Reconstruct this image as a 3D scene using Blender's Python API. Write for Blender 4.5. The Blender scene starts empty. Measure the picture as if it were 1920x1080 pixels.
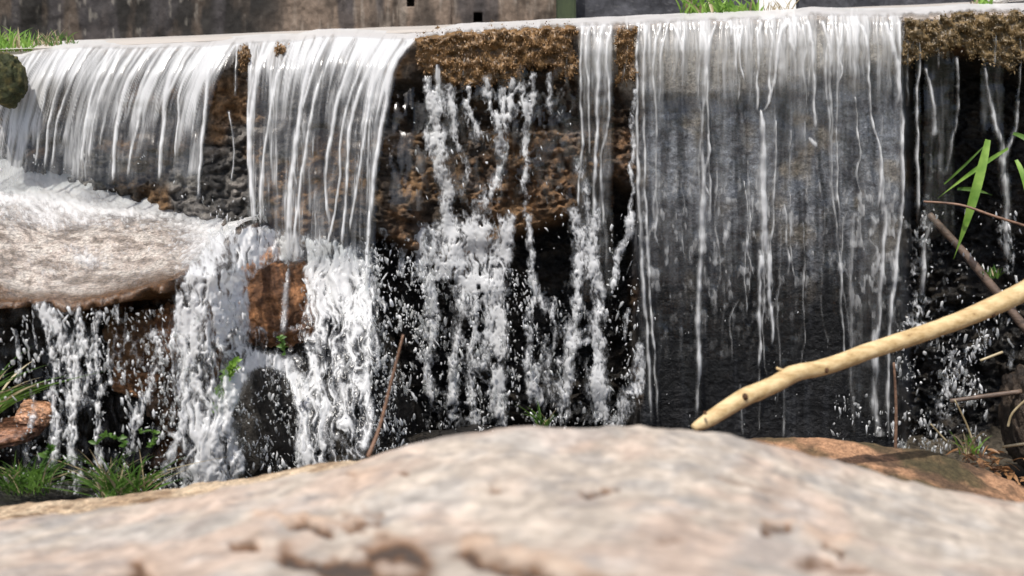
import bpy, math, random
import numpy as np
from mathutils import Matrix, Vector

# ------------------------------------------------------------------ camera, world, sun, exposure
sc = bpy.context.scene
COL = sc.collection
CAM = np.array([0.0, -3.0, 0.143])
PITCH, ROLL, FPX = math.radians(14.04), math.radians(2.4), 2400.0
F_ = np.array([0, math.cos(PITCH), -math.sin(PITCH)])
U0 = np.array([0, math.sin(PITCH), math.cos(PITCH)])
R0 = np.array([1.0, 0, 0])
R_ = math.cos(ROLL) * R0 - math.sin(ROLL) * U0
U_ = math.sin(ROLL) * R0 + math.cos(ROLL) * U0
cd = bpy.data.cameras.new('camera')
cd.lens = 45.0
cd.sensor_width = 36.0
cd.clip_start = 0.02
cd.clip_end = 500
cd.dof.use_dof = True
cd.dof.focus_distance = 2.98
cd.dof.aperture_fstop = 3.2
cam = bpy.data.objects.new('camera', cd)
COL.objects.link(cam)
M = Matrix(((R_[0], U_[0], -F_[0], CAM[0]), (R_[1], U_[1], -F_[1], CAM[1]), (R_[2], U_[2], -F_[2], CAM[2]), (0, 0, 0, 1)))
cam.matrix_world = M
sc.camera = cam

SUN_EL, SUN_AZ = math.radians(66), math.radians(198)   # azimuth: direction towards the sun, clockwise from +Y
w = bpy.data.worlds.new("World")
sc.world = w
w.use_nodes = True
nt = w.node_tree
bg = nt.nodes['Background']
sky = nt.nodes.new('ShaderNodeTexSky')
sky.sky_type = 'NISHITA'
sky.sun_disc = False
sky.sun_elevation = SUN_EL
sky.sun_rotation = SUN_AZ
sky.air_density = 1.0
sky.dust_density = 3.0
nt.links.new(sky.outputs[0], bg.inputs[0])
bg.inputs[1].default_value = 0.15
sd = bpy.data.lights.new('sun', 'SUN')
sd.energy = 4.0
sd.angle = math.radians(0.6)
sd.color = (1.0, 0.96, 0.90)
sun = bpy.data.objects.new('sun', sd)
COL.objects.link(sun)
sdir = Vector((math.cos(SUN_EL) * math.sin(SUN_AZ), math.cos(SUN_EL) * math.cos(SUN_AZ), math.sin(SUN_EL)))
sun.rotation_euler = sdir.to_track_quat('Z', 'Y').to_euler()
sun.location = (0, 0, 6)
sc.view_settings.view_transform = 'Standard'
sc.view_settings.look = 'None'
sc.view_settings.gamma = 1.0
sc.view_settings.exposure = 0.2
sc.render.engine = 'CYCLES'
sc.cycles.use_denoising = True
sc.cycles.max_bounces = 6
sc.cycles.diffuse_bounces = 3
sc.cycles.glossy_bounces = 3
sc.cycles.transmission_bounces = 4
sc.cycles.transparent_max_bounces = 24
sc.cycles.caustics_reflective = False
sc.cycles.caustics_refractive = False
sc.cycles.sample_clamp_indirect = 6

# ------------------------------------------------------------------ helpers: points, noise, painting
def P(px, py, Y):
    """world point on the plane y = Y seen at photo pixel (px, py) (1920 x 1080)"""
    px = np.asarray(px, float); py = np.asarray(py, float); Y = np.asarray(Y, float)
    a = (px - 960) / FPX; b = (540 - py) / FPX
    d = F_ + a[..., None] * R_ + b[..., None] * U_
    t = (Y - CAM[1]) / d[..., 1]
    return CAM + d * t[..., None]

def proj(p):
    q = np.asarray(p) - CAM
    z = q @ F_
    return 960 + FPX * (q @ R_) / z, 540 - FPX * (q @ U_) / z

def _h(ix, iy, iz, seed):
    h = (ix.astype(np.int64) * 374761393 + iy.astype(np.int64) * 668265263 + iz * 2147483647 + seed * 1274126177) & 0xFFFFFFFF
    h = ((h ^ (h >> 13)) * 1274126177) & 0xFFFFFFFF
    h = ((h ^ (h >> 16)) * 2246822519) & 0xFFFFFFFF
    return ((h ^ (h >> 15)) & 0xFFFFFF) / float(0xFFFFFF)

def n2(x, y, seed=0):
    x, y = np.broadcast_arrays(np.asarray(x, float), np.asarray(y, float))
    ix = np.floor(x); iy = np.floor(y)
    fx = x - ix; fy = y - iy
    fx = fx * fx * (3 - 2 * fx); fy = fy * fy * (3 - 2 * fy)
    a = _h(ix, iy, 0, seed); b = _h(ix + 1, iy, 0, seed); c = _h(ix, iy + 1, 0, seed); d = _h(ix + 1, iy + 1, 0, seed)
    return a + (b - a) * fx + (c - a) * fy + (a - b - c + d) * fx * fy

def fb(x, y, seed=0, octv=4, gain=0.5):
    s = 0; amp = 1; tot = 0
    for k in range(octv):
        s = s + amp * n2(x * 2 ** k + 17.3 * k, y * 2 ** k + 9.1 * k, seed + 31 * k); tot += amp; amp *= gain
    return s / tot

def n3(p, seed=0, octv=4, gain=0.5):
    """cheap 3D fbm from three rotated planes"""
    x, y, z = p[..., 0], p[..., 1], p[..., 2]
    return (fb(x + .37 * z, y - .41 * z, seed, octv, gain) + fb(y + .33 * x, z - .29 * x, seed + 7, octv, gain) + fb(z + .31 * y, x - .35 * y, seed + 13, octv, gain)) / 3

def ss(a, b, x):
    t = np.clip((x - a) / (b - a), 0, 1)
    return t * t * (3 - 2 * t)

def ridge(x, y, seed, octv=3):
    v = fb(x, y, seed, octv)
    return 1 - np.clip(np.abs(v - 0.5) * 6, 0, 1)

class Field:
    """a density painted over photo-measured coordinates"""
    def __init__(s, x0, x1, y0, y1, st):
        s.xs = np.arange(x0, x1 + st, st, dtype=float); s.ys = np.arange(y0, y1 + st, st, dtype=float)
        s.X, s.Y = np.meshgrid(s.xs, s.ys); s.D = np.zeros_like(s.X); s.st = st
    def stroke(s, pts, w, a=1.0, wig=0.0, bead=0.0, seed=0, soft=1.0, fade=True):
        """pts [(x, y)]; w, a scalars or per-point lists"""
        pts = np.array(pts, float); n = len(pts)
        W = np.full(n, w, float) if np.ndim(w) == 0 else np.interp(np.linspace(0, 1, n), np.linspace(0, 1, len(w)), w)
        A = np.full(n, a, float) if np.isscalar(a) else np.interp(np.linspace(0, 1, n), np.linspace(0, 1, len(a)), a)
        m = 12                                      # smooth the polyline
        t = np.linspace(0, n - 1, (n - 1) * m + 1)
        xs = catmull(pts, t); Ws = np.interp(t, np.arange(n), W); As = np.interp(t, np.arange(n), A)
        L = np.concatenate([[0], np.cumsum(np.hypot(*np.diff(xs, axis=0).T))])
        if wig:
            xs = xs.copy()
            xs[:, 0] += wig * ((fb(L / 38, L * 0, seed + 5, 3) - .5) * 2.4)
        if bead:
            bb = fb(L / 13, L * 0 + 3.3, seed + 9, 2)
            Ws = Ws * (1 + bead * (bb - .5) * 2.2); As = As * np.clip(1 + bead * (bb - .5) * 3.0, 0, 1.6)
        if fade:
            As = As * np.clip((L[-1] - L) / (0.06 * L[-1] + 4), 0, 1)
        best = s.D * 0
        for i in range(len(xs) - 1):
            p, q = xs[i], xs[i + 1]; ww = max(Ws[i], Ws[i + 1], .5) * 2.6
            i0 = np.searchsorted(s.xs, min(p[0], q[0]) - ww); i1 = np.searchsorted(s.xs, max(p[0], q[0]) + ww)
            j0 = np.searchsorted(s.ys, min(p[1], q[1]) - ww); j1 = np.searchsorted(s.ys, max(p[1], q[1]) + ww)
            if i1 <= i0 or j1 <= j0: continue
            gx = s.X[j0:j1, i0:i1] - p[0]; gy = s.Y[j0:j1, i0:i1] - p[1]
            d = q - p; l2 = d @ d + 1e-6
            tt = np.clip((gx * d[0] + gy * d[1]) / l2, 0, 1)
            r2 = (gx - tt * d[0]) ** 2 + (gy - tt * d[1]) ** 2
            wv = np.maximum(Ws[i] + (Ws[i + 1] - Ws[i]) * tt, .4); av = As[i] + (As[i + 1] - As[i]) * tt
            v = av * np.exp(-r2 / (wv * wv))
            np.maximum(best[j0:j1, i0:i1], v, out=best[j0:j1, i0:i1])
        s.D = np.maximum(s.D, best) + 0.25 * np.minimum(s.D, best)
        return best
    def poly(s, pts, soft=6.0):
        """smooth 0..1 mask of a polygon"""
        pts = np.array(pts, float); inside = np.zeros(s.X.shape, bool); dist = np.full(s.X.shape, 1e9)
        n = len(pts)
        for i in range(n):
            p, q = pts[i], pts[(i + 1) % n]
            c = ((p[1] > s.Y) != (q[1] > s.Y))
            with np.errstate(divide='ignore', invalid='ignore'):
                xi = (q[0] - p[0]) * (s.Y - p[1]) / (q[1] - p[1] + 1e-12) + p[0]
            inside ^= (c & (s.X < xi))
            d = q - p; l2 = d @ d + 1e-6
            t = np.clip(((s.X - p[0]) * d[0] + (s.Y - p[1]) * d[1]) / l2, 0, 1)
            dist = np.minimum(dist, np.hypot(s.X - p[0] - t * d[0], s.Y - p[1] - t * d[1]))
        sd_ = np.where(inside, dist, -dist)
        return ss(-soft, soft, sd_)

def catmull(pts, t):
    n = len(pts); t = np.asarray(t); i = np.clip(np.floor(t).astype(int), 0, n - 2); f = (t - i)[:, None]
    p0 = pts[np.clip(i - 1, 0, n - 1)]; p1 = pts[i]; p2 = pts[i + 1]; p3 = pts[np.clip(i + 2, 0, n - 1)]
    return 0.5 * (2 * p1 + (p2 - p0) * f + (2 * p0 - 5 * p1 + 4 * p2 - p3) * f ** 2 + (3 * p1 - p0 - 3 * p2 + p3) * f ** 3)

# ------------------------------------------------------------------ helpers: meshes and tagging
def mesh_obj(name, V, Fc, mat, parent=None, attrs=None, col=None, smooth=True, attrs2=None):
    V = np.asarray(V, np.float32).reshape(-1, 3); Fc = np.asarray(Fc, np.int32)
    me = bpy.data.meshes.new(name)
    k = Fc.shape[1]
    me.vertices.add(len(V)); me.vertices.foreach_set('co', V.ravel())
    me.loops.add(Fc.size); me.loops.foreach_set('vertex_index', Fc.ravel())
    me.polygons.add(len(Fc))
    me.polygons.foreach_set('loop_start', np.arange(0, Fc.size, k, dtype=np.int32))
    me.polygons.foreach_set('use_smooth', np.full(len(Fc), smooth))
    me.update(calc_edges=True)
    for an, av in (attrs or {}).items():
        a = me.attributes.new(an, 'FLOAT', 'POINT'); a.data.foreach_set('value', np.asarray(av, np.float32).ravel())
    if col is not None:
        c4 = np.ones((len(V), 4), np.float32); c4[:, :3] = np.clip(np.asarray(col).reshape(-1, 3), 0, 1)
        a = me.attributes.new('col', 'FLOAT_COLOR', 'POINT'); a.data.foreach_set('color', c4.ravel())
    me.materials.append(mat)
    o = bpy.data.objects.new(name, me); COL.objects.link(o)
    if parent: o.parent = parent
    return o

def grid_faces(ny, nx, keep=None, flip=False):
    idx = np.arange(ny * nx).reshape(ny, nx)
    f = np.stack([idx[:-1, :-1], idx[1:, :-1], idx[1:, 1:], idx[:-1, 1:]], -1)
    if flip: f = f[..., ::-1]
    if keep is not None: return f[keep]
    return f.reshape(-1, 4)

def grid_obj(name, G, mat, keep=None, attrs=None, col=None, parent=None, flip=False, smooth=True):
    ny, nx = G.shape[:2]
    f = grid_faces(ny, nx, keep, flip)
    V = G.reshape(-1, 3)
    if keep is not None:                            # drop the unused points
        used = np.zeros(len(V), bool); used[f.ravel()] = True
        remap = np.cumsum(used) - 1
        f = remap[f]; V = V[used]
        attrs = {k: np.asarray(v).ravel()[used] for k, v in (attrs or {}).items()}
        if col is not None: col = np.asarray(col).reshape(-1, 3)[used]
    return mesh_obj(name, V, f, mat, parent, attrs, col, smooth)

def tag(o, label=None, cat=None, group=None, kind=None):
    if label: o['label'] = label
    if cat: o['category'] = cat
    if group: o['group'] = group
    if kind: o['kind'] = kind
    return o

def empty(name, loc):
    o = bpy.data.objects.new(name, None); o.empty_display_size = .05
    o.location = loc; COL.objects.link(o)
    return o

def adopt(root, *ch):
    for c in ch:
        c.parent = root; c.matrix_parent_inverse = Matrix.Translation(-Vector(root.location))
    return root

def tube_geo(pts, rad, n=12, m=8, seed=0, rough=0.0, cap=True):
    pts = np.array(pts, float)
    t = np.linspace(0, len(pts) - 1, (len(pts) - 1) * m + 1)
    C_ = catmull(pts, t)
    Rr = np.interp(t, np.linspace(0, len(pts) - 1, len(rad)), rad)
    T = np.gradient(C_, axis=0); T /= np.linalg.norm(T, axis=1)[:, None]
    up = np.array([0.03, -0.3, 1.0]); V = []
    ang = np.linspace(0, 2 * np.pi, n, endpoint=False)
    for i in range(len(C_)):
        s = np.cross(T[i], up); s /= np.linalg.norm(s); u = np.cross(s, T[i])
        rr = Rr[i] * (1 + rough * (fb(ang / 2 / np.pi * 5 + np.cos(ang), np.full(n, i / 5.0), seed, 3) - .5) * 2)
        V.append(C_[i] + (np.cos(ang) * rr)[:, None] * s + (np.sin(ang) * rr)[:, None] * u)
    V = np.concatenate(V)
    Fc = []
    for i in range(len(C_) - 1):
        for j in range(n):
            a = i * n + j; b = i * n + (j + 1) % n
            Fc.append((a, b, b + n, a + n))
    if cap:
        for base, off, rev in ((0, C_[0] - T[0] * Rr[0] * .25, False), ((len(C_) - 1) * n, C_[-1] + T[-1] * Rr[-1] * .25, True)):
            ci = len(V); V = np.vstack([V, off])
            for j in range(n):
                a = base + j; b = base + (j + 1) % n
                Fc.append((ci, b, a, ci) if not rev else (ci, a, b, ci))
    return V, np.array(Fc)

def tube(name, pts, rad, mat, parent=None, n=10, m=8, seed=0, rough=0.0):
    V, Fc = tube_geo(pts, rad, n, m, seed, rough)
    quads = Fc[Fc[:, 0] != Fc[:, 3]]; tris = Fc[Fc[:, 0] == Fc[:, 3]][:, :3]
    me = bpy.data.meshes.new(name)
    me.from_pydata([tuple(v) for v in V], [], [tuple(int(i) for i in q) for q in quads] + [tuple(int(i) for i in q) for q in tris])
    me.polygons.foreach_set('use_smooth', [True] * len(me.polygons)); me.update()
    me.materials.append(mat)
    o = bpy.data.objects.new(name, me); COL.objects.link(o)
    if parent: o.parent = parent
    return o

# ------------------------------------------------------------------ materials
def nodes(name):
    m = bpy.data.materials.new(name); m.use_nodes = True
    t = m.node_tree; t.nodes.clear()
    out = t.nodes.new('ShaderNodeOutputMaterial')
    return m, t, out

def rock_mat(name, fine=60.0, rough=(0.35, 0.8), bump=0.5, speck=0.35, spec=0.5, bdist=0.004):
    """base colour comes from the stone's own 'col', broken by fine grains; 'wet' lowers the roughness"""
    m, t, out = nodes(name); N = t.nodes.new; L = t.links.new
    b = N('ShaderNodeBsdfPrincipled'); L(b.outputs[0], out.inputs[0])
    at = N('ShaderNodeAttribute'); at.attribute_name = 'col'
    wt = N('ShaderNodeAttribute'); wt.attribute_name = 'wet'
    tc = N('ShaderNodeTexCoord')
    n1 = N('ShaderNodeTexNoise'); n1.inputs['Scale'].default_value = fine; n1.inputs['Detail'].default_value = 6; n1.inputs['Roughness'].default_value = .7
    n2_ = N('ShaderNodeTexVoronoi'); n2_.inputs['Scale'].default_value = fine * 3.2
    L(tc.outputs['Object'], n1.inputs['Vector']); L(tc.outputs['Object'], n2_.inputs['Vector'])
    r = N('ShaderNodeMapRange'); r.inputs[1].default_value = .3; r.inputs[2].default_value = .7; r.inputs[3].default_value = 1 - speck; r.inputs[4].default_value = 1 + speck
    L(n1.outputs['Fac'], r.inputs[0])
    r2 = N('ShaderNodeMapRange'); r2.inputs[1].default_value = 0; r2.inputs[2].default_value = .8; r2.inputs[3].default_value = 1 - speck * .6; r2.inputs[4].default_value = 1 + speck * .4
    L(n2_.outputs['Color'], r2.inputs[0])
    mu = N('ShaderNodeMath'); mu.operation = 'MULTIPLY'; L(r.outputs[0], mu.inputs[0]); L(r2.outputs[0], mu.inputs[1])
    vm = N('ShaderNodeVectorMath'); vm.operation = 'SCALE'; L(at.outputs['Color'], vm.inputs[0]); L(mu.outputs[0], vm.inputs['Scale'])
    L(vm.outputs[0], b.inputs['Base Color'])
    rr = N('ShaderNodeMapRange'); rr.inputs[3].default_value = rough[1]; rr.inputs[4].default_value = rough[0]
    L(wt.outputs['Fac'], rr.inputs[0]); L(rr.outputs[0], b.inputs['Roughness'])
    b.inputs['Specular IOR Level'].default_value = spec
    bp = N('ShaderNodeBump'); bp.inputs['Strength'].default_value = bump; bp.inputs['Distance'].default_value = bdist
    L(n1.outputs['Fac'], bp.inputs['Height']); L(bp.outputs[0], b.inputs['Normal'])
    return m

def water_mat(name, white=(.90, .905, .90), nscale=(220, 220, 22), lo=.12, hi=.75, amp=.35, gloss=.9, transl=.45, fres=1.0, thin=(.55, .55, .54), bump=.5, wlo=.25, whi=.85):
    """water: clear where 'foam' is low (transparent + reflection), white aerated water where it is high"""
    m, t, out = nodes(name); N = t.nodes.new; L = t.links.new
    at = N('ShaderNodeAttribute'); at.attribute_name = 'foam'
    tc = N('ShaderNodeTexCoord'); mp = N('ShaderNodeMapping'); mp.inputs['Scale'].default_value = nscale
    L(tc.outputs['Object'], mp.inputs[0])
    n1 = N('ShaderNodeTexNoise'); n1.inputs['Scale'].default_value = 1.0; n1.inputs['Detail'].default_value = 4
    L(mp.outputs[0], n1.inputs['Vector'])
    a1 = N('ShaderNodeMath'); a1.operation = 'MULTIPLY_ADD'; a1.inputs[1].default_value = amp; L(n1.outputs['Fac'], a1.inputs[0])
    a2 = N('ShaderNodeMath'); a2.operation = 'SUBTRACT'; L(at.outputs['Fac'], a2.inputs[0]); a2.inputs[1].default_value = amp * .5
    L(a2.outputs[0], a1.inputs[2])
    r = N('ShaderNodeMapRange'); r.interpolation_type = 'SMOOTHSTEP'; r.inputs[1].default_value = lo; r.inputs[2].default_value = hi
    L(a1.outputs[0], r.inputs[0])
    wc = N('ShaderNodeMixRGB'); wc.inputs[1].default_value = (*thin, 1); wc.inputs[2].default_value = (*white, 1)
    wr = N('ShaderNodeMapRange'); wr.inputs[1].default_value = wlo; wr.inputs[2].default_value = whi; L(a1.outputs[0], wr.inputs[0]); L(wr.outputs[0], wc.inputs[0])
    df = N('ShaderNodeBsdfDiffuse'); L(wc.outputs[0], df.inputs[0])
    tl = N('ShaderNodeBsdfTranslucent'); L(wc.outputs[0], tl.inputs[0])
    mx = N('ShaderNodeMixShader'); mx.inputs[0].default_value = transl; L(df.outputs[0], mx.inputs[1]); L(tl.outputs[0], mx.inputs[2])
    tr = N('ShaderNodeBsdfTransparent'); tr.inputs[0].default_value = (.96, .975, .97, 1)
    m2 = N('ShaderNodeMixShader'); L(r.outputs[0], m2.inputs[0]); L(tr.outputs[0], m2.inputs[1]); L(mx.outputs[0], m2.inputs[2])
    gl = N('ShaderNodeBsdfGlossy'); gl.inputs['Roughness'].default_value = .2; gl.inputs[0].default_value = (gloss,) * 3 + (1,)
    fr = N('ShaderNodeFresnel'); fr.inputs[0].default_value = 1.33
    bp = N('ShaderNodeBump'); bp.inputs['Strength'].default_value = bump; bp.inputs['Distance'].default_value = .0025
    L(a1.outputs[0], bp.inputs['Height']); L(bp.outputs[0], gl.inputs['Normal']); L(bp.outputs[0], fr.inputs['Normal'])
    ff = N('ShaderNodeMath'); ff.operation = 'MULTIPLY'; ff.inputs[1].default_value = fres; L(fr.outputs[0], ff.inputs[0])
    fm = N('ShaderNodeMath'); fm.operation = 'MINIMUM'; fm.inputs[1].default_value = .22; L(ff.outputs[0], fm.inputs[0]); ff = fm
    m3 = N('ShaderNodeMixShader'); L(ff.outputs[0], m3.inputs[0]); L(m2.outputs[0], m3.inputs[1]); L(gl.outputs[0], m3.inputs[2])
    L(m3.outputs[0], out.inputs[0])
    return m

def plant_mat(name, c1, c2, transl=.35, scale=30):
    m, t, out = nodes(name); N = t.nodes.new; L = t.links.new
    b = N('ShaderNodeBsdfPrincipled'); b.inputs['Roughness'].default_value = .45
    n1 = N('ShaderNodeTexNoise'); n1.inputs['Scale'].default_value = scale; n1.inputs['Detail'].default_value = 3
    tc = N('ShaderNodeTexCoord'); L(tc.outputs['Object'], n1.inputs['Vector'])
    cr = N('ShaderNodeValToRGB'); cr.color_ramp.elements[0].color = (*c1, 1); cr.color_ramp.elements[1].color = (*c2, 1)
    cr.color_ramp.elements[0].position = .35; cr.color_ramp.elements[1].position = .65
    L(n1.outputs['Fac'], cr.inputs[0]); L(cr.outputs[0], b.inputs['Base Color'])
    tl = N('ShaderNodeBsdfTranslucent'); L(cr.outputs[0], tl.inputs[0])
    mx = N('ShaderNodeMixShader'); mx.inputs[0].default_value = transl; L(b.outputs[0], mx.inputs[1]); L(tl.outputs[0], mx.inputs[2])
    L(mx.outputs[0], out.inputs[0])
    return m

def wood_mat(name, c1, c2, scale=(3, 3, 3), rough=.6, bump=.3, dark=None):
    m, t, out = nodes(name); N = t.nodes.new; L = t.links.new
    b = N('ShaderNodeBsdfPrincipled'); b.inputs['Roughness'].default_value = rough
    tc = N('ShaderNodeTexCoord'); mp = N('ShaderNodeMapping'); mp.inputs['Scale'].default_value = scale; L(tc.outputs['Object'], mp.inputs[0])
    n1 = N('ShaderNodeTexNoise'); n1.inputs['Scale'].default_value = 10; n1.inputs['Detail'].default_value = 6; n1.inputs['Roughness'].default_value = .65
    L(mp.outputs[0], n1.inputs['Vector'])
    cr = N('ShaderNodeValToRGB'); e = cr.color_ramp.elements
    e[0].color = (*c1, 1); e[1].color = (*c2, 1); e[0].position = .34; e[1].position = .6
    if dark:
        k = e.new(.30); k.color = (*dark, 1)
    L(n1.outputs['Fac'], cr.inputs[0]); L(cr.outputs[0], b.inputs['Base Color'])
    bp = N('ShaderNodeBump'); bp.inputs['Strength'].default_value = bump; bp.inputs['Distance'].default_value = .003
    L(n1.outputs['Fac'], bp.inputs['Height']); L(bp.outputs[0], b.inputs['Normal'])
    L(b.outputs[0], out.inputs[0])
    return m

M_wall = rock_mat('wet weir stone', 75, (.30, .75), 1.0, .55, .35, .010)
M_crest = rock_mat('ledge granite', 105, (.15, .6), .7, .75, .5, .004)
M_gran = rock_mat('dry pink granite', 26, (.4, .85), .5, .22, .3, .004)
M_dirt = rock_mat('rough tan stone', 80, (.3, .9), .9, .5, .3, .006)
M_conc = rock_mat('old concrete', 30, (.4, .9), .5, .35, .25, .006)
M_film = water_mat('falling water film', nscale=(300, 60, 14), lo=.06, hi=1.0, amp=.22, fres=1.3, transl=.5, thin=(.50, .50, .49), wlo=.32, whi=1.0)
M_foam = water_mat('white broken water', nscale=(420, 420, 170), lo=.10, hi=.85, amp=.6, transl=.5, fres=1.0, thin=(.66, .67, .68), bump=.25)
M_drop = water_mat('water drops', nscale=(160, 160, 160), lo=-.1, hi=1.0, amp=.5, transl=.5, fres=.5)
M_pond = water_mat('pond water', white=(.84, .79, .73), thin=(.6, .55, .5), nscale=(40, 40, 40), lo=.05, hi=.8, amp=.5, fres=.35)
M_moss = plant_mat('brown water moss', (.095, .055, .022), (.30, .175, .075), .15, 60)
M_moss2 = plant_mat('olive moss', (.07, .05, .022), (.23, .155, .07), .15, 60)
M_grass = plant_mat('bright grass', (.12, .26, .03), (.30, .48, .09), .4, 25)
M_grass2 = plant_mat('shaded grass', (.045, .11, .015), (.14, .26, .045), .4, 25)  # darker copy of the grass, shade put into its greens
M_straw = plant_mat('dry straw', (.25, .19, .10), (.50, .42, .26), .2, 20)
M_branch = wood_mat('barkless yellow wood', (.36, .24, .10), (.60, .45, .24), (3, 7, 7), .7, .5, (.17, .10, .045))
M_knot = wood_mat('dark knot', (.06, .03, .015), (.16, .08, .03))
M_stick = wood_mat('dark bark', (.05, .035, .025), (.16, .11, .08), (3, 3, 8), .5, .6)
M_twig = wood_mat('brown twig', (.10, .055, .035), (.24, .14, .09), (4, 4, 10), .6, .3)
M_leaf = plant_mat('dead leaf', (.14, .065, .025), (.40, .22, .10), .2, 18)

def lerp3(a, b, t):
    return np.asarray(a) + (np.asarray(b) - np.asarray(a)) * np.asarray(t)[..., None]

# ------------------------------------------------------------------ the weir: crest line, wall, film
TX = [-900, 0, 40, 60, 110, 150, 250, 390, 440, 560, 595, 640, 700, 760, 830, 860, 960, 1100, 1280, 1480, 1520, 1600, 1700, 1760, 1800, 1920, 2800]
TY = [133, 95, 94, 88, 80, 77, 78, 74, 69, 64, 57, 55, 59, 61, 54, 47, 41, 35, 27, 19, 15, 17, 16, 14, 9, 8, -30]
def T(px): return np.interp(px, TX, TY) + 1.2 * (fb(np.asarray(px) / 40., np.asarray(px) * 0, 3, 3) - .5) * 2
def leftness(px): return 1 - ss(770, 812, px)
def lip(s): return .45 - .44 * ss(-2, 15, s)
def Yfilm(px, s):
    base = lip(s) - .028 * ss(6, 70, s)
    thr = leftness(px) * (.13 * np.clip(s / 260, 0, 2) ** .8) + (1 - leftness(px)) * .015 * ss(0, 300, s)
    return base - thr + .20 * ss(700, -100, px)            # the weir runs slightly away to the left

st = 3.0
W = Field(-700, 2640, 0, 960, st)
X, S = W.X, W.Y
YY = T(X) + S                                              # photo row
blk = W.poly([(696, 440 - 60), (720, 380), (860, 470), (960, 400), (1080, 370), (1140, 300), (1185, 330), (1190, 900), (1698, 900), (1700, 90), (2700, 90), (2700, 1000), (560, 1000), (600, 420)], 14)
Xw = X + 34 * (fb(X / 30, S / 34, 18, 4) - .5)
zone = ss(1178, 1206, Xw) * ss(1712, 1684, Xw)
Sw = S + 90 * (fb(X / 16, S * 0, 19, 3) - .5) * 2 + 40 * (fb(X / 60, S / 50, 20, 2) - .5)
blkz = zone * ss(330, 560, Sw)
conc = W.poly([(1086, 10), (1690, 0), (1690, 120), (1600, 100), (1520, 130), (1420, 175), (1330, 165), (1200, 190), (1140, 90), (1086, 110)], 16)
blue = W.poly([(1190, 160), (1690, 140), (1700, 440), (1600, 500), (1480, 520), (1380, 440), (1300, 380), (1190, 300)], 50)
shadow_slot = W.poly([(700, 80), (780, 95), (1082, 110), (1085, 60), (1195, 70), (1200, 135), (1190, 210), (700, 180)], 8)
rec = .17 * blk + .05 * shadow_slot + .05 * ss(90, 140, S) * ss(1690, 1700, X)
relief = (fb(X / 70, S / 45, 21, 5, .6) - .5) * .12 + (ridge(X / 26, S / 16, 25, 3) - .5) * .022 + (fb(X / 8, S / 6, 27, 2) - .5) * .016
relief = relief * ss(14, 120, S) * (1 - .8 * conc) * (1 - .9 * zone)
Yw = lip(S - 2) + .012 * ss(6, 40, S) - .022 * ss(20, 110, S) * ss(175, 140, S) * conc + rec * ss(20, 130, S) + relief - .10 * leftness(X) * ss(120, 420, S) + .20 * ss(700, -100, X)
G = P(X, YY + 3, Yw)
c_brn = lerp3((.055, .040, .028), (.20, .115, .055), ss(.42, .66, fb(X / 60, S / 50, 41, 4)))
c_gry = lerp3((.06, .055, .05), (.20, .18, .16), ss(.4, .7, fb(X / 40, S / 30, 43, 4)))
colw = lerp3(c_brn, c_gry, ss(.45, .62, fb(X / 90, S / 90, 44, 3)))
rust = np.maximum(W.poly([(1020, 150), (1086, 130), (1085, 400), (990, 370), (985, 240)], 22), W.poly([(880, 250), (960, 230), (970, 340), (890, 370)], 25))
rust = np.maximum(rust, W.poly([(1140, 150), (1195, 140), (1310, 260), (1305, 345), (1140, 300)], 18))
rust = np.maximum(rust, .8 * W.poly([(720, 330), (790, 310), (800, 400), (740, 410)], 15))
colw = lerp3(colw, lerp3((.06, .034, .018), (.26, .14, .065), ss(.35, .7, fb(X / 12, S / 10, 47, 4))), rust * .75)
colw = lerp3(colw, lerp3((.006, .0055, .005), (.034, .027, .020), ss(.4, .8, fb(X / 30, S / 25, 49, 4))), np.maximum(blk, shadow_slot * .7 * ss(40, 80, S)))  # black wet rock; shade in the slot under the moss painted in
bluec = lerp3((.05, .052, .06), (.22, .225, .245), ss(.32, .66, fb(X / 11, S / 130, 51, 4, .6)))  # blue shade and sky reflection put into the stone colour
bluec = lerp3(bluec, (.27, .22, .16), ss(.55, .75, fb(X / 50, S / 60, 52, 3)) * .6)
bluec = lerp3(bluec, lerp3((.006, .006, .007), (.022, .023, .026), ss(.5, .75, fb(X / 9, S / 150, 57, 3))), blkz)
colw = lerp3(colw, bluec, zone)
colw = lerp3(colw, lerp3((.34, .30, .26), (.50, .46, .41), fb(X / 12, S / 30, 53, 4)), conc * ss(185, 105, Sw * .7 + S * .3))  # pale concrete, painted to end at the sunlit band's shadow line
crest = 1 - ss(14, 34, S)
colw = lerp3(colw, lerp3((.42, .31, .24), (.60, .52, .45), fb(X / 40, S / 10, 55, 3)), crest)
weir = empty('weir_wall', tuple(P(960, 60, 0)))
tag(weir, 'wet dark stone weir with mossy lip and water pouring over its whole length', 'weir')
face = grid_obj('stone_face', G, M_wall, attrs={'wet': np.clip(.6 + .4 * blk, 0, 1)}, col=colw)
# the top slab behind the lip and the back of the weir, a solid block reaching under the pond
adopt(weir, face)

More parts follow.
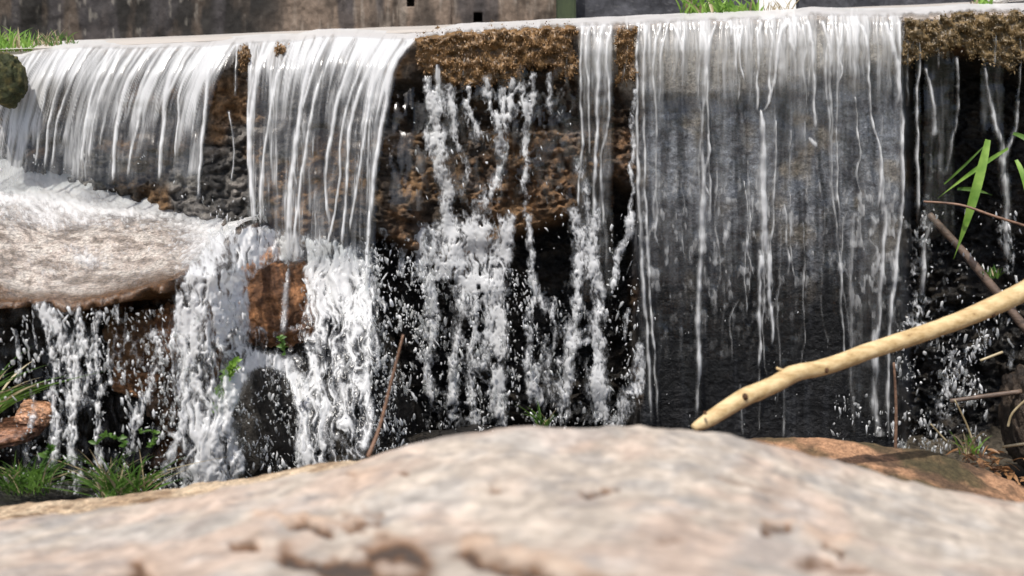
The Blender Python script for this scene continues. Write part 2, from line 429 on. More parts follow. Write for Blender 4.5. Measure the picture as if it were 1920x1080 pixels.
# ---- the film of falling water over the weir
st = 1.9
Fm = Field(-420, 2300, 0, 800, st)
X, S = Fm.X, Fm.Y
YP = T(X) + S
lf = leftness(X)
lean = lf * np.interp(X, [440, 463, 467, 560, 700], [88, 88, 14, 56, 74]) * (1 - np.exp(-S / 92.))
xi = X + lean                                              # where on the crest this bit of water came from
def region(x0, x1, s0, s1, sx=5, sy=25):                   # in crest coordinates
    return ss(x0 - sx, x0 + sx, xi) * (1 - ss(x1 - sx, x1 + sx, xi)) * ss(s0 - sy, s0 + sy, S + sy) * (1 - ss(s1 - sy, s1 + sy, S))
wr = xi + (1 - lf) * (26 * (fb(X / 60, S / 130, 60, 3) - .5) * ss(60, 320, S) + 5 * (fb(X / 12, S / 20, 59, 2) - .5)) + lf * 3 * (fb(X / 14, S / 26, 58, 2) - .5)
fib = fb(wr / 6.5, S / 150, 61, 3, .6)
fib2 = fb(wr / 4.2 + 50, S / 60, 67, 2)
fib3 = fb(wr / 22.0, S / 200, 71, 2)
fibre = ss(.30, .80, .42 * fib + .22 * fib2 + .36 * fib3)
rag = (fb(xi / 9, S / 35, 77, 3) - .5) * 18
D = np.zeros_like(X)
# milky veils, part aerated, part painted sky reflection (crest x from, to, depth from, to, strength at the top, strength lower down)
for x0, x1, s0, s1, a0, a1 in [(-400, 40, 0, 700, .5, .38), (62, 458, 0, 262, .84, .50), (436, 470, 0, 45, .6, .1), (20, 70, 0, 230, .5, .42),
                               (466, 545, 0, 350, .76, .48), (545, 775, 0, 420, .88, .46),
                               (1086, 1148, 0, 520, .66, .32), (1197, 1690, 0, 700, .70, .17), (1200, 1240, 0, 720, .10, .20),
                               (1335, 1365, 0, 480, .08, .14), (1440, 1480, 0, 420, .05, .10), (1600, 1690, 0, 760, .10, .16), (1718, 1722, 0, 400, .3, .4), (1732, 1788, 95, 430, .05, .24), (1840, 1880, 120, 230, .1, .25)]:
    r = region(x0, x1, s0, s1) * (ss(468, 460, X) if x1 < 470 else 1) * (ss(462, 468, X) if 460 < x0 < 660 else 1) * (a0 + (a1 - a0) * ss(30, 210, S))
    D = np.maximum(D, r) + .3 * np.minimum(D, r)
th = 1 - np.clip(np.abs(fb(wr / 9.0, S / 260, 63, 2) - .5) * 11, 0, 1)
th2 = 1 - np.clip(np.abs(fb(wr / 14.0 + 40, S / 300, 65, 3) - .5) * 13, 0, 1)
thr_ = np.maximum(th, th2) * ss(.25, .7, fb(wr / 30, S / 90, 66, 2) + .12)
D = D * (1 - lf * .50 * ss(.44, .66, fb(wr / 30, S / 120, 68, 3)) * ss(20, 110, S))
D = D * (.50 + .80 * fibre) + thr_ * np.clip(D * 2.2, 0, 1) * (.34 * lf + .20 * (1 - lf))
D *= 1 - .55 * ss(330, 620, S) * ss(1190, 1210, X) * ss(1560, 1540, X)
# lower down, soft pale patches and glints paint sky reflections into the sheet
rz_ = ss(1190, 1215, X) * ss(1700, 1680, X)
pat = ss(.46, .70, fb(X / 20, S / 120, 83, 3)) * rz_ * ss(120, 200, S) * ss(700, 420, S)
D = D + pat * (.07 + .14 * fb(X / 4.5, S / 26, 84, 3))
glint = ss(.54, .70, fb(X / 9 + .3 * fb(X / 30, S / 30, 82, 2), S / 22, 86, 3)) * ss(1190, 1215, X) * ss(1700, 1680, X) * ss(230, 360, S) * ss(760, 480, S)
D = D + glint * .34 * (.4 + 1.2 * fb(X / 3.2, S / 9, 89, 2))
D = D + .22 * region(800, 1082, 110, 330) * ss(.45, .65, fb(X / 14, S / 40, 85, 4))
D *= 1 - .75 * Fm.poly([(1545, 470), (1590, 520), (1600, 640), (1500, 660), (1510, 540)], 18)
# mounded water on the crest itself, its glare painted as white foam
topn = fb(X / 30, S / 5, 87, 3)
mossy = np.maximum(ss(772, 790, X) * ss(1090, 1080, X), ss(1688, 1700, X))
mossy = np.maximum(mossy, ss(1150, 1158, X) * ss(1196, 1188, X))
ct = (1 - ss(8, 26 - 8 * mossy, S + 8 * (fb(xi / 9, S * 0, 88, 2) - .5))) * (.75 + .4 * topn)
D = np.maximum(D, ct)
Fm.D = D
Ssh = lambda pts: [(x, y - float(T(x))) for x, y in pts]
ropes = [
 ([(64, 98), (34, 180), (16, 285)], 5, .6), ([(120, 84), (92, 150), (76, 230), (68, 312)], 3.5, .8), ([(150, 82), (112, 160), (92, 240), (85, 322)], 3.5, .85),
 ([(175, 82), (130, 165), (108, 240), (98, 318)], 3, .75), ([(215, 82), (182, 150), (166, 220), (153, 312)], 3.5, .85), ([(232, 84), (196, 160), (178, 230), (168, 305)], 2.5, .7),
 ([(298, 82), (248, 140), (224, 220), (211, 345)], [7, 4], 1.0), ([(335, 84), (275, 165), (255, 250), (238, 335)], 3, .8), ([(352, 84), (316, 160), (305, 260), (297, 345)], [6, 4], 1.0),
 ([(400, 80), (345, 150), (334, 230), (330, 300)], 2.6, .8), ([(435, 74), (396, 118), (388, 180), (380, 270), (373, 375)], [5, 3.4], 1.0), ([(420, 78), (378, 140), (366, 210), (360, 260)], 2.4, .7),
 ([(446, 82), (444, 120), (440, 180)], 2, .8), ([(430, 210), (436, 250), (440, 290), (432, 345)], 2, .7),
 ([(516, 72), (488, 125), (474, 200), (470, 300), (478, 425)], [7, 5], 1.0), ([(498, 78), (478, 140), (466, 210), (468, 330)], 3.2, .8), ([(548, 78), (520, 150), (505, 230), (492, 330), (488, 430)], 3, .8),
 ([(600, 66), (574, 150), (560, 240), (546, 340), (538, 450)], [7, 4.5], 1.0), ([(640, 66), (600, 150), (578, 250), (562, 360), (548, 470)], [5, 3], .9), ([(680, 70), (640, 165), (624, 240), (610, 330), (618, 420)], [7, 3], .95),
 ([(700, 70), (660, 170), (640, 260), (636, 350), (612, 470)], 3, .9), ([(725, 72), (678, 160), (656, 250), (650, 360), (640, 470)], [6, 3], .95), ([(752, 70), (705, 150), (688, 230), (672, 330), (655, 440)], 2.8, .85),
 ([(778, 68), (740, 115), (725, 190), (708, 290), (692, 420), (688, 545)], [8, 6, 4.5], 1.1), ([(620, 62), (588, 130), (566, 210)], 4, .9),
 # middle
 ([(830, 64), (822, 90), (822, 150), (828, 220)], [7, 5], .95), ([(905, 58), (908, 80), (916, 92)], [5, 2], .6), ([(1090, 48), (1088, 150), (1092, 260), (1082, 400)], 3, .8),
 ([(1112, 46), (1100, 75), (1102, 160), (1104, 300)], 2.4, .7), ([(1130, 46), (1122, 80), (1122, 180), (1118, 280), (1112, 420)], [5, 4], .95), ([(1146, 50), (1138, 100), (1142, 220), (1128, 300), (1130, 440)], 3, .8),
 # right hand clear sheet
 ([(1196, 44), (1192, 120), (1196, 300), (1200, 440), (1212, 600), (1222, 805)], [4, 4, 5, 4], .85), ([(1212, 50), (1206, 140), (1208, 320), (1216, 500), (1228, 700), (1234, 805)], 3, .8),
 ([(1236, 46), (1226, 100), (1228, 260), (1226, 420)], 2.2, .6), ([(1252, 44), (1240, 90), (1238, 160)], 2.2, .65), ([(1262, 44), (1272, 70), (1280, 100)], 2.2, .75),
 ([(1318, 60), (1324, 110), (1316, 250), (1318, 400), (1308, 560), (1309, 700), (1304, 790)], [3, 3, 7, 6, 5], [.6, .7, .85, .9]), ([(1340, 42), (1328, 90), (1328, 200), (1330, 420)], 2.4, .7),
 ([(1370, 42), (1372, 68)], 4, .8), ([(1390, 48), (1384, 90), (1394, 156)], 2.4, .85), ([(1386, 48), (1378, 100), (1376, 130)], 2, .7),
 ([(1424, 44), (1418, 70), (1420, 150), (1421, 212)], 3, .9), ([(1478, 38), (1462, 60), (1452, 130), (1440, 190)], [4, 3], 1.0), ([(1440, 44), (1444, 70), (1442, 120), (1440, 185), (1426, 215)], 2.4, .8),
 ([(1424, 208), (1430, 270), (1432, 380), (1434, 480)], [3, 8, 10, 9], 1.15), ([(1424, 480), (1424, 560), (1424, 640), (1421, 690)], [5, 3], .95), ([(1440, 470), (1442, 540), (1448, 600), (1444, 650)], [5, 3], .95),
 ([(1424, 690), (1422, 820)], 2, .5), ([(1482, 44), (1484, 80), (1492, 98)], [5, 2], .9), ([(1494, 44), (1500, 58)], 3, .7), ([(1512, 42), (1522, 80), (1524, 160), (1526, 245)], [3, 4], .95),
 ([(1518, 258), (1526, 268), (1532, 274)], 5, 1.0), ([(1540, 42), (1552, 80), (1556, 140), (1560, 320), (1572, 480), (1592, 640)], [4, 3, 3], [.85, .6, .5]),
 ([(1568, 52), (1568, 180), (1570, 340), (1574, 450)], 2.4, .6), ([(1584, 46), (1590, 90)], 2.5, .7), ([(1608, 40), (1622, 70), (1628, 150), (1636, 230), (1650, 300), (1646, 400)], 3, .85),
 ([(1650, 300), (1658, 420), (1646, 600), (1640, 700)], [6, 4], .8), ([(1660, 44), (1676, 100), (1690, 240), (1688, 400), (1678, 500), (1666, 640), (1664, 830)], [5, 5, 5, 4], .95),
 ([(1682, 42), (1686, 100), (1684, 200)], 4, .8), ([(1600, 400), (1594, 600), (1600, 820)], [8, 5], .5), ([(1638, 620), (1642, 760), (1650, 830)], [7, 9], .7),
 ([(1384, 560), (1368, 600), (1374, 680)], 2, .5), ([(1470, 700), (1468, 830)], 4, .4), ([(1388, 720), (1394, 820)], 3, .4), ([(1360, 500), (1350, 700)], 3, .25),
 # far right, water feeling its way through the moss
 ([(1720, 60), (1722, 110), (1718, 220), (1722, 400)], [2, 3, 4], .7), ([(1712, 60), (1708, 100)], 2, .7), ([(1792, 110), (1794, 180), (1788, 250), (1770, 330)], 3.5, .6), ([(1736, 130), (1748, 200), (1750, 260)], [3, 6], .7),
 ([(1845, 128), (1856, 180), (1868, 240), (1876, 270), (1880, 300)], [3, 6, 9], .8), ([(1908, 190), (1904, 240), (1890, 275), (1880, 300)], [3, 5, 8], .8), ([(1880, 296), (1884, 370), (1884, 430), (1890, 490)], [10, 8, 6], .8),
 ([(1910, 30), (1912, 150), (1908, 200)], 2.5, .5), ([(1760, 30), (1758, 70), (1760, 130)], 2.5, .5), ([(868, 48), (872, 90), (870, 150)], 2.2, .6), ([(950, 44), (952, 100), (948, 160)], 2.4, .55), ([(1010, 42), (1008, 90)], 2.5, .55), ([(1060, 40), (1064, 90), (1060, 140)], 2, .5), ([(1172, 34), (1174, 90), (1170, 150)], 2, .5), ([(1862, 26), (1866, 80), (1862, 130)], 3, .45), ([(1704, 34), (1700, 120), (1704, 200)], 2.5, .5), ([(1740, 420), (1730, 500), (1726, 560)], [5, 7], .6),
]
veil = D
Fm.D = np.zeros_like(D)
rr = np.random.RandomState(12)
for _ in range(26):                                        # more thin wandering threads in the clear sheet
    x = rr.uniform(1205, 1685); s0 = rr.uniform(20, 420); L_ = rr.uniform(80, 360); y0 = float(T(x)) + s0; n_ = 5
    ropes.append(([(x + rr.normal(0, 3.5) + k * rr.uniform(-2, 2), y0 + L_ * k / (n_ - 1)) for k in range(n_)], [1.4, rr.uniform(1.8, 4.0), 1.5], rr.uniform(.35, .75)))
for i, (pts, wd, a) in enumerate(ropes):
    Fm.stroke(Ssh(pts), np.array(wd) * .8 if not np.isscalar(wd) else wd * .8, a, wig=3.0 if pts[0][0] > 780 else 1.2, bead=.30 if pts[0][0] > 780 else .12, seed=i * 3)
fine = fb(xi / 3.4 + .4 * fb(X / 9, S / 12, 97, 2), S / 46, 93, 3, .6)
knots = fb(X / 5, S / 11, 95, 3)
rp = Fm.D * (.35 + 1.25 * fine) * (.75 + .5 * knots * (1 - lf) + .22 * lf)
D = np.maximum(veil, rp) + .45 * np.minimum(veil, rp)
D *= 1 - .8 * ss(370, 300, X) * 0
# the veils end in tatters
keep = D > .075
Yf = Yfilm(X, S)
Ds = D.copy()
for _ in range(3):
    Ds[1:-1] = (Ds[:-2] + 2 * Ds[1:-1] + Ds[2:]) / 4
    Ds[2:-2] = (Ds[:-4] + 2 * Ds[2:-2] + Ds[4:]) / 4
thick = .003 + .009 * np.clip(Ds, 0, 1.2)
G = P(X, YP, Yf) + np.stack([X * 0, -thick * ss(8, 30, S), thick * .25 * ss(30, 5, S)], -1)
G[..., 1] += (fb(X / 60, S / 50, 91, 3) - .5) * .02 * ss(40, 160, S)
kf = keep[:-1, :-1] | keep[1:, 1:] | keep[1:, :-1] | keep[:-1, 1:]
film = grid_obj('water', G, M_film, keep=kf, attrs={'foam': D * 1.0})
tag(film, 'thin veils and ropes of water falling over the weir', 'water', kind='structure')

# ---- pond behind the crest, whitened with foam to paint the glare on it
xs = np.linspace(-4, 4, 60); ys = np.array([.28, .4, .5, .62, .8, 1.0])
gx, gy = np.meshgrid(xs, ys)
gz = np.full_like(gx, float(P(960, 43, .45)[2]) - .006) + .004 * (fb(gx * 20, gy * 20, 5, 3) - .5)
pond = grid_obj('pond_water', np.stack([gx, gy, gz], -1), M_pond, attrs={'foam': 1.0 + gx * 0}, flip=True)
tag(pond, 'shallow pond water held behind the weir', 'water', kind='structure')

# ------------------------------------------------------------------ moss on the lip: tufts of little fronds over real clumps
def fronds(name, centres, normals, size, mat, parent, n_each=1, seed=0):
    rs = np.random.RandomState(seed)
    c = np.repeat(centres, n_each, 0); nn = np.repeat(normals, n_each, 0); k = len(c)
    d = nn + rs.normal(0, .65, (k, 3)); d /= np.linalg.norm(d, axis=1)[:, None]
    s = np.cross(d, rs.normal(0, 1, (k, 3))); s /= np.linalg.norm(s, axis=1)[:, None]
    L = size * rs.uniform(.5, 1.5, k)[:, None]; w_ = L * .22
    c = c + rs.normal(0, size * .5, (k, 3))
    V = np.stack([c - s * w_ * .5, c + s * w_ * .5, c + d * L * .6 + s * w_, c + d * L - np.array([0, 0, 1]) * L * .25, c + d * L * .6 - s * w_], 1)
    idx = np.arange(k)[:, None] * 5
    f = np.concatenate([idx + np.array([0, 1, 2, 4]), idx + np.array([4, 2, 3, 3])])
    # the tip as a quad with a tiny edge
    V2 = np.concatenate([V.reshape(-1, 3)]); 
    tri = idx + np.array([4, 2, 3]); quad = idx + np.array([0, 1, 2, 4])
    me = bpy.data.meshes.new(name)
    F3 = np.concatenate([quad.reshape(-1, 4)[:, [0, 1, 2]], quad.reshape(-1, 4)[:, [0, 2, 3]], tri.reshape(-1, 3)])
    o = mesh_obj(name, V2, F3, mat, None, smooth=False)
    return o

def moss_patch(name, poly, mat, n, depth, size, seed, Yb=0.0):
    """clumpy moss: a lumpy cushion plus fronds"""
    poly = np.array(poly, float)
    x0, y0 = poly.min(0); x1, y1 = poly.max(0)
    fd = Field(x0 - 10, x1 + 10, y0 - 10, y1 + 10, 3)
    ed = (fb(fd.X / 13, fd.Y / 26, seed, 4, .6) - .5)
    mk = fd.poly(poly, 20 if len(poly) > 4 else 10)
    mk = ss(.35, .70, mk + ed * 1.5)
    lump = fb(fd.X / 16, fd.Y / 13, seed + 3, 4, .6)
    Yy = lip(fd.Y - T(fd.X)) - depth * mk * (.35 + 1.1 * lump) + Yb * (1 - mk)
    Gm = P(fd.X, fd.Y, Yy)
    k = mk > .08
    cush = grid_obj('cushion', Gm, mat, keep=k[:-1, :-1] & k[1:, 1:] & k[1:, :-1] & k[:-1, 1:])
    rs = np.random.RandomState(seed); cand = np.argwhere(mk > .3)
    pick = cand[rs.randint(0, len(cand), n)]
    c = Gm[pick[:, 0], pick[:, 1]]
    nn = np.tile(np.array([0, -1, -.1]), (n, 1))
    fr = fronds('frond', c, nn, size, mat, None, 1, seed)
    fr.name = 'moss_fronds'; fr['kind'] = 'stuff'
    return cush, fr

mosses = [
 ('rusty brown moss cushion hanging from the weir lip between the two streams', [(784, 62), (860, 56), (960, 52), (1082, 46), (1082, 152), (1030, 128), (985, 128), (960, 160), (900, 158), (850, 165), (820, 140), (784, 132)], M_moss, 5200, .040, .0055, 201),
 ('narrow strip of brown moss between two bands of clear water on the weir lip', [(1156, 56), (1192, 50), (1192, 150), (1154, 156)], M_moss, 900, .035, .0055, 211),
 ('olive brown moss covering the lip at the right hand end of the weir', [(1694, 36), (1800, 30), (2100, 14), (2100, 130), (1960, 125), (1880, 128), (1840, 118), (1790, 92), (1740, 105), (1694, 118)], M_moss2, 5200, .040, .0055, 221),
 ('small tuft of brown moss on the lip above the left fall', [(452, 84), (466, 84), (466, 132), (456, 134)], M_moss, 240, .03, .006, 231),
 ('brown moss patch beside the leftmost strong rope of the second fall', [(520, 84), (545, 80), (530, 120), (514, 122)], M_moss, 240, .03, .006, 241),
]
for lab, poly, mt, n, dp, sz, sd_ in mosses:
    cu, fr = moss_patch('moss', poly, mt, n, dp, sz, sd_)
    r = empty('moss', tuple(cu.data.vertices[0].co)); tag(r, lab, 'moss', 'moss growing on the weir lip'); adopt(r, cu, fr)

# ------------------------------------------------------------------ boulders
def boulder_grid(sil, x0, x1, bottom, dnear, dfar, st, back=.5, hump=1.6):
    """a boulder's near top surface measured from its outline: rows run from the near foot up to the brow, then over the back and down"""
    xs = np.arange(x0, x1 + st, st); n1 = int((bottom - min(p[1] for p in sil)) / st) + 2
    silx = [p[0] for p in sil]; sily = [p[1] for p in sil]
    top = np.interp(xs, silx, sily)
    k = np.linspace(0, 1, n1)[:, None]
    PX = np.repeat(xs[None], n1, 0); PY = bottom + (top[None] - bottom) * k
    Dd = dnear + (dfar - dnear) * (k ** hump)
    G = P(PX, PY, Dd + CAM[1] + PX * 0)
    # the far side curves down and away
    last = G[-1]; ang = np.linspace(0, math.pi / 2, 10)[1:, None, None]
    bk = last[None] + np.concatenate([np.zeros(ang.shape), back * .6 * np.sin(ang), 0 * ang], -1) * 1.0
    slope = (G[-1] - G[-2]); slope = slope / (np.abs(slope[:, 1:2]) + 1e-6)
    bk[..., 2] += (slope[None, :, 2] * back * .6 * np.sin(ang[..., 0])) * .5 - back * (1 - np.cos(ang[..., 0]))
    dn = bk[-1][None] + np.concatenate([0 * ang[:3], 0 * ang[:3], -.35 * np.arange(1, 4)[:, None, None]], -1)
    PXb = np.repeat(xs[None], 12, 0); PYb = np.repeat(top[None], 12, 0) - 10 * np.arange(1, 13)[:, None]
    return np.concatenate([G, bk, dn]), np.concatenate([PX, PXb]), np.concatenate([PY, PYb])

def normals_of(G):
    a = np.gradient(G, axis=1); b = np.gradient(G, axis=0)
    n = np.cross(a, b); n /= (np.linalg.norm(n, axis=-1)[..., None] + 1e-9)
    n[n[..., 2] < 0] *= -1
    return n

# -- the big pink granite boulder in front
sil = [(-700, 1020), (-200, 985), (0, 972), (150, 958), (300, 935), (400, 915), (520, 893), (640, 872), (700, 850), (760, 832), (850, 815), (960, 802), (1100, 798), (1200, 800), (1290, 806), (1400, 828), (1440, 838), (1560, 868), (1700, 898), (1800, 918), (1920, 936), (2200, 985), (2700, 1060)]
G, BX, BY = boulder_grid([(a, b + float(np.interp(a, [0, 300, 700, 1100, 1300, 1560, 1700, 1920, 2200], [4, 8, 12, 16, 9, 2, 6, 10, 10]))) for a, b in sil], -640, 2560, 1500, .42, 1.55, 5, .5, 1.5)
Nn = normals_of(G)
fd = Field(0, 1, 0, 1, 1); fd.X, fd.Y = BX, BY            # painting on a warped grid: plain distance strokes
def dstroke(pts, w_, a=1.0):
    pts = np.array(pts, float); out = np.zeros_like(BX)
    t = np.linspace(0, len(pts) - 1, (len(pts) - 1) * 8 + 1); q = catmull(pts, t) if len(pts) > 1 else pts
    for p in q:
        out = np.maximum(out, np.exp(-(((BXw - p[0]) / (w_ * 1.5)) ** 2 + ((BYw - p[1]) / w_) ** 2)))
    return a * out
BXw = BX + 60 * (fb(BX / 40, BY / 22, 351, 4) - .5); BYw = BY + 34 * (fb(BX / 36, BY / 20, 353, 4) - .5)
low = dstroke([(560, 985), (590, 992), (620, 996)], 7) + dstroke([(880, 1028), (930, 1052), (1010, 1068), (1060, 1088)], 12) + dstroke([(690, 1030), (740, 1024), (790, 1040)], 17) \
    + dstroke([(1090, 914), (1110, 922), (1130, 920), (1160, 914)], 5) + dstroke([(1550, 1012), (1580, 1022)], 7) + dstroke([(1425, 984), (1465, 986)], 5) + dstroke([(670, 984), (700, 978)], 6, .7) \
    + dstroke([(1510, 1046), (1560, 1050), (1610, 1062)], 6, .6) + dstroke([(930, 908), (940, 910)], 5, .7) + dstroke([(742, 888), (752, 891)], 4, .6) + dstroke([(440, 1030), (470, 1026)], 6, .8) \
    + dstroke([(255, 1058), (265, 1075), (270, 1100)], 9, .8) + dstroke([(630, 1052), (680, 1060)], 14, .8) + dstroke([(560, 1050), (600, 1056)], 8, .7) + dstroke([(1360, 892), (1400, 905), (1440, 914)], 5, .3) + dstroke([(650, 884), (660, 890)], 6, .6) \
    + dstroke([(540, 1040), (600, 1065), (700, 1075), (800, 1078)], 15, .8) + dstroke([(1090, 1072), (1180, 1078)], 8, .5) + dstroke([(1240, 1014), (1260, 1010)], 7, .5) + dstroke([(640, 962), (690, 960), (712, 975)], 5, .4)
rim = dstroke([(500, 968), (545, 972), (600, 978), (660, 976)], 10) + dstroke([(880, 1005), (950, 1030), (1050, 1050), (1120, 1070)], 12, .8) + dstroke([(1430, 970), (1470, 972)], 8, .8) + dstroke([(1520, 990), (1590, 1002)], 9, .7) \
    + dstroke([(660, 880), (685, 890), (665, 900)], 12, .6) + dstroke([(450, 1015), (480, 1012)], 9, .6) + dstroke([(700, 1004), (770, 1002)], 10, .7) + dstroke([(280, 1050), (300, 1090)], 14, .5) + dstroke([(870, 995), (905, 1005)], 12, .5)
dw = BX * .0016
pn = n3(G * 5.0 + 3, 300, 5, .55)
disp = (pn - .5) * .07 + (ridge(BX / 120, BY / 40, 355, 4) - .5) * .007 + (n3(G * 22, 310, 3) - .5) * .012
edge = ss(0, .10, np.linspace(0, 1, G.shape[0]))[:, None]
disp = disp * .5 - .006 * np.clip(low, 0, 1) + .003 * rim
G = G + Nn * disp[..., None]
gm = n3(G * 60, 360, 3)
g1 = ss(.46, .60, n3(G * 11, 320, 4)); g2 = ss(.50, .62, n3(G * 17 + 9, 330, 4)); g3 = ss(.54, .66, n3(G * 40, 340, 3))
cb = lerp3((.41, .35, .285), (.43, .335, .265), g1)
cb = lerp3(cb, (.33, .315, .29), g2 * .5)
cb = lerp3(cb, (.20, .19, .18), g3 * .45) * (.82 + .36 * ss(.35, .65, gm))[..., None]
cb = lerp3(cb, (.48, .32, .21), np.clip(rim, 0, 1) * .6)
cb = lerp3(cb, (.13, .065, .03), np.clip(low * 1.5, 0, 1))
cb = lerp3(cb, (.05, .042, .036), ss(.6, 1.0, np.clip(low, 0, 1)) * .85)  # shaded undersides of the chips put into the colour
o = grid_obj('granite_boulder', G, M_gran, attrs={'wet': BX * 0}, col=cb, flip=True)
tag(o, 'huge pale pink granite boulder filling the near foreground, out of focus', 'boulder')

# -- generic closed boulder: noise-displaced sphere
def ico(sub):
    import bmesh
    bm = bmesh.new(); bmesh.ops.create_icosphere(bm, subdivisions=sub, radius=1.0)
    V = np.array([v.co[:] for v in bm.verts]); Fc = np.array([[v.index for v in f.verts] for f in bm.faces]); bm.free()
    return V, Fc
ICO = {k: ico(k) for k in (1, 2, 5, 6)}
def stone(name, cen, rad, rz, c1, c2, mat, seed, amp=.22, sub=5, wet=.7, flat=0, spec=None, box=.0, sc_=1.6, tilt=0):
    V, Fc = ICO[sub]; V = V.copy()
    if box: V = np.sign(V) * np.abs(V) ** (1 - box); 
    r = 1 + amp * (n3(V * sc_ + seed, seed, 5, .55) - .5) * 2
    r = r - amp * .5 * np.abs(n3(V * sc_ * 1.9 + seed, seed + 3, 3) - .5) * 3 + amp * .35 * (n3(V * 6 + seed, seed + 5, 4, .6) - .5) * 2
    V = V * r[:, None]
    Q = V * np.array(rad)
    ct, st_ = math.cos(tilt), math.sin(tilt)
    Q = Q @ np.array([[ct, 0, -st_], [0, 1, 0], [st_, 0, ct]])
    c, s = math.cos(rz), math.sin(rz)
    Q = Q @ np.array([[c, s, 0], [-s, c, 0], [0, 0, 1]]) + np.array(cen)
    f = ss(.42, .6, n3(V * 3.3 + seed, seed + 9, 4))
    colr = lerp3(c1, c2, f)
    return mesh_obj(name, Q, Fc, mat, attrs={'wet': np.full(len(V), wet)}, col=colr)

# left ledge boulder: flat wet top that the left falls land on
sil2 = [(-700, 300), (-200, 300), (0, 300), (120, 315), (240, 335), (370, 360), (430, 385), (480, 420)]
xs = np.arange(-640, 485, 4.0)
back_y = np.interp(xs, [p[0] for p in sil2], [p[1] for p in sil2])
front_y = np.interp(xs, [-700, 0, 60, 130, 230, 330, 380, 420, 460, 485], [575, 560, 566, 574, 556, 532, 498, 465, 430, 420])
nr = 60; k = np.linspace(0, 1, nr)[:, None]
PX = np.repeat(xs[None], nr, 0)
PYt = back_y[None] + (front_y - back_y)[None] * k
taper = ss(470, 300, xs)[None]
Yb_ = .24; Yfr = -.50 + .36 * (1 - taper)
Yt = Yb_ + (Yfr - Yb_) * k + 0 * PX
top = P(PX, PYt, Yt)
nr2 = 46; k2 = np.linspace(0, 1, nr2)[1:, None]
# front face turns under the brow and is deeply undercut
drop = .62 * k2
fr = np.repeat(top[-1][None], nr2 - 1, 0)
ins = .20 * ss(0, .10, k2)
fr = fr + np.stack([0 * drop + 0 * PX[:nr2 - 1], ins + .04 * (fb(PX[:nr2 - 1] / 30, k2 * 14 + 0 * PX[:nr2 - 1], 77, 4) - .5) * 3, -drop + 0 * PX[:nr2 - 1]], -1)
fr[..., 1] -= .02 * np.exp(-((k2 - .03) / .03) ** 2)
G = np.concatenate([top, fr])
kk = np.concatenate([k + 0 * PX, 1 + k2 + 0 * PX[:nr2 - 1]])
PXa = np.concatenate([PX, PX[:nr2 - 1]])
G[..., 2] += (n3(G * 7, 401, 6, .58) - .5) * .075 * ss(0, .1, kk) * ss(1.3, .95, kk)
G[..., 1] += (n3(G * 14, 405, 4) - .5) * .05 * ss(.95, 1.1, kk)
a = n3(G * 12, 411, 4); b_ = n3(G * 45, 415, 3)
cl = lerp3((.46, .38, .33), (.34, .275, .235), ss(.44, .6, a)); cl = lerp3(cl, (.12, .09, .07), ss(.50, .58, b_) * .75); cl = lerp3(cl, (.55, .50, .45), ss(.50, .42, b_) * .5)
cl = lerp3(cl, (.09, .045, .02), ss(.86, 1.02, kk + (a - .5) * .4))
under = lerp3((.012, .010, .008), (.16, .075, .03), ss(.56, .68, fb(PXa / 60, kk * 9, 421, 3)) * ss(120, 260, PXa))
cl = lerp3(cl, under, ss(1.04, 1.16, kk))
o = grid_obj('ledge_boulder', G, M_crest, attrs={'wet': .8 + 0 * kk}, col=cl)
tag(o, 'broad flat topped wet granite boulder below the left falls with foam running over it', 'boulder')
LEDGE_TOP = top

def at(x, y, Y): return tuple(P(x, y, Y))
DK1, DK2 = (.008, .007, .006), (.035, .028, .02)
stones = [
 ('boulder', (585, 760, .06), (.24, .20, .34), 0, DK1, DK2, 'black wet boulder hidden behind the white cascade in the middle left', .75),
 ('boulder', (490, 820, -.22), (.13, .12, .19), .3, (.008, .007, .006), (.035, .03, .024), 'small dark wet rock framed by an arch of splashing water', .75),
 ('boulder', (520, 562, -.16), (.10, .07, .115), .5, (.10, .045, .02), (.36, .17, .075), 'orange brown rock poking out between two white plunges of water', .5),
 ('boulder', (270, 640, -.34), (.075, .08, .07), .5, (.09, .045, .02), (.20, .11, .05), 'brown stone block under the ledge boulder behind thin drips', .6),
 ('boulder', (262, 706, -.36), (.055, .06, .035), .1, (.12, .055, .02), (.30, .15, .07), 'flat rusty stone under the ledge, above the sloping pale rivulet', .6),
 ('boulder', (316, 730, -.32), (.045, .06, .07), .1, (.07, .045, .03), (.22, .14, .09), 'layered dark brown stone left of the white plunge', .6),
 ('boulder', (318, 625, -.36), (.03, .05, .06), .1, (.12, .05, .02), (.30, .14, .06), 'narrow orange stone wedged beside the top of the white plunge', .6),
 ('boulder', (14, 812, -.58), (.07, .06, .020), .1, (.08, .035, .018), (.24, .12, .07), 'long flat reddish stone at the lower left edge with a drip landing on it', .4),
 ('boulder', (66, 775, -.55), (.035, .05, .017), .1, (.30, .15, .08), (.50, .28, .17), 'small reddish slab just above the long flat stone at lower left', .4),
 ('boulder', (1180, 912, -.25), (.5, .16, .09), .0, DK1, DK2, 'low black wet rock lying along the foot of the weir behind the granite brow', .8),
 ('boulder', (820, 925, -.25), (.35, .16, .09), .0, DK1, DK2, 'black wet rock in the spray at the foot of the middle falls', .8),
 ('boulder', (1938, 790, -.2), (.06, .10, .13), .0, (.02, .014, .01), (.07, .05, .035), 'grey brown rock at the right edge under the fallen branch', .6),
 ('boulder', (150, 985, -.62), (.45, .12, .06), .0, DK1, (.04, .045, .02), 'low dark rock under the green plants at lower left', .8),
]
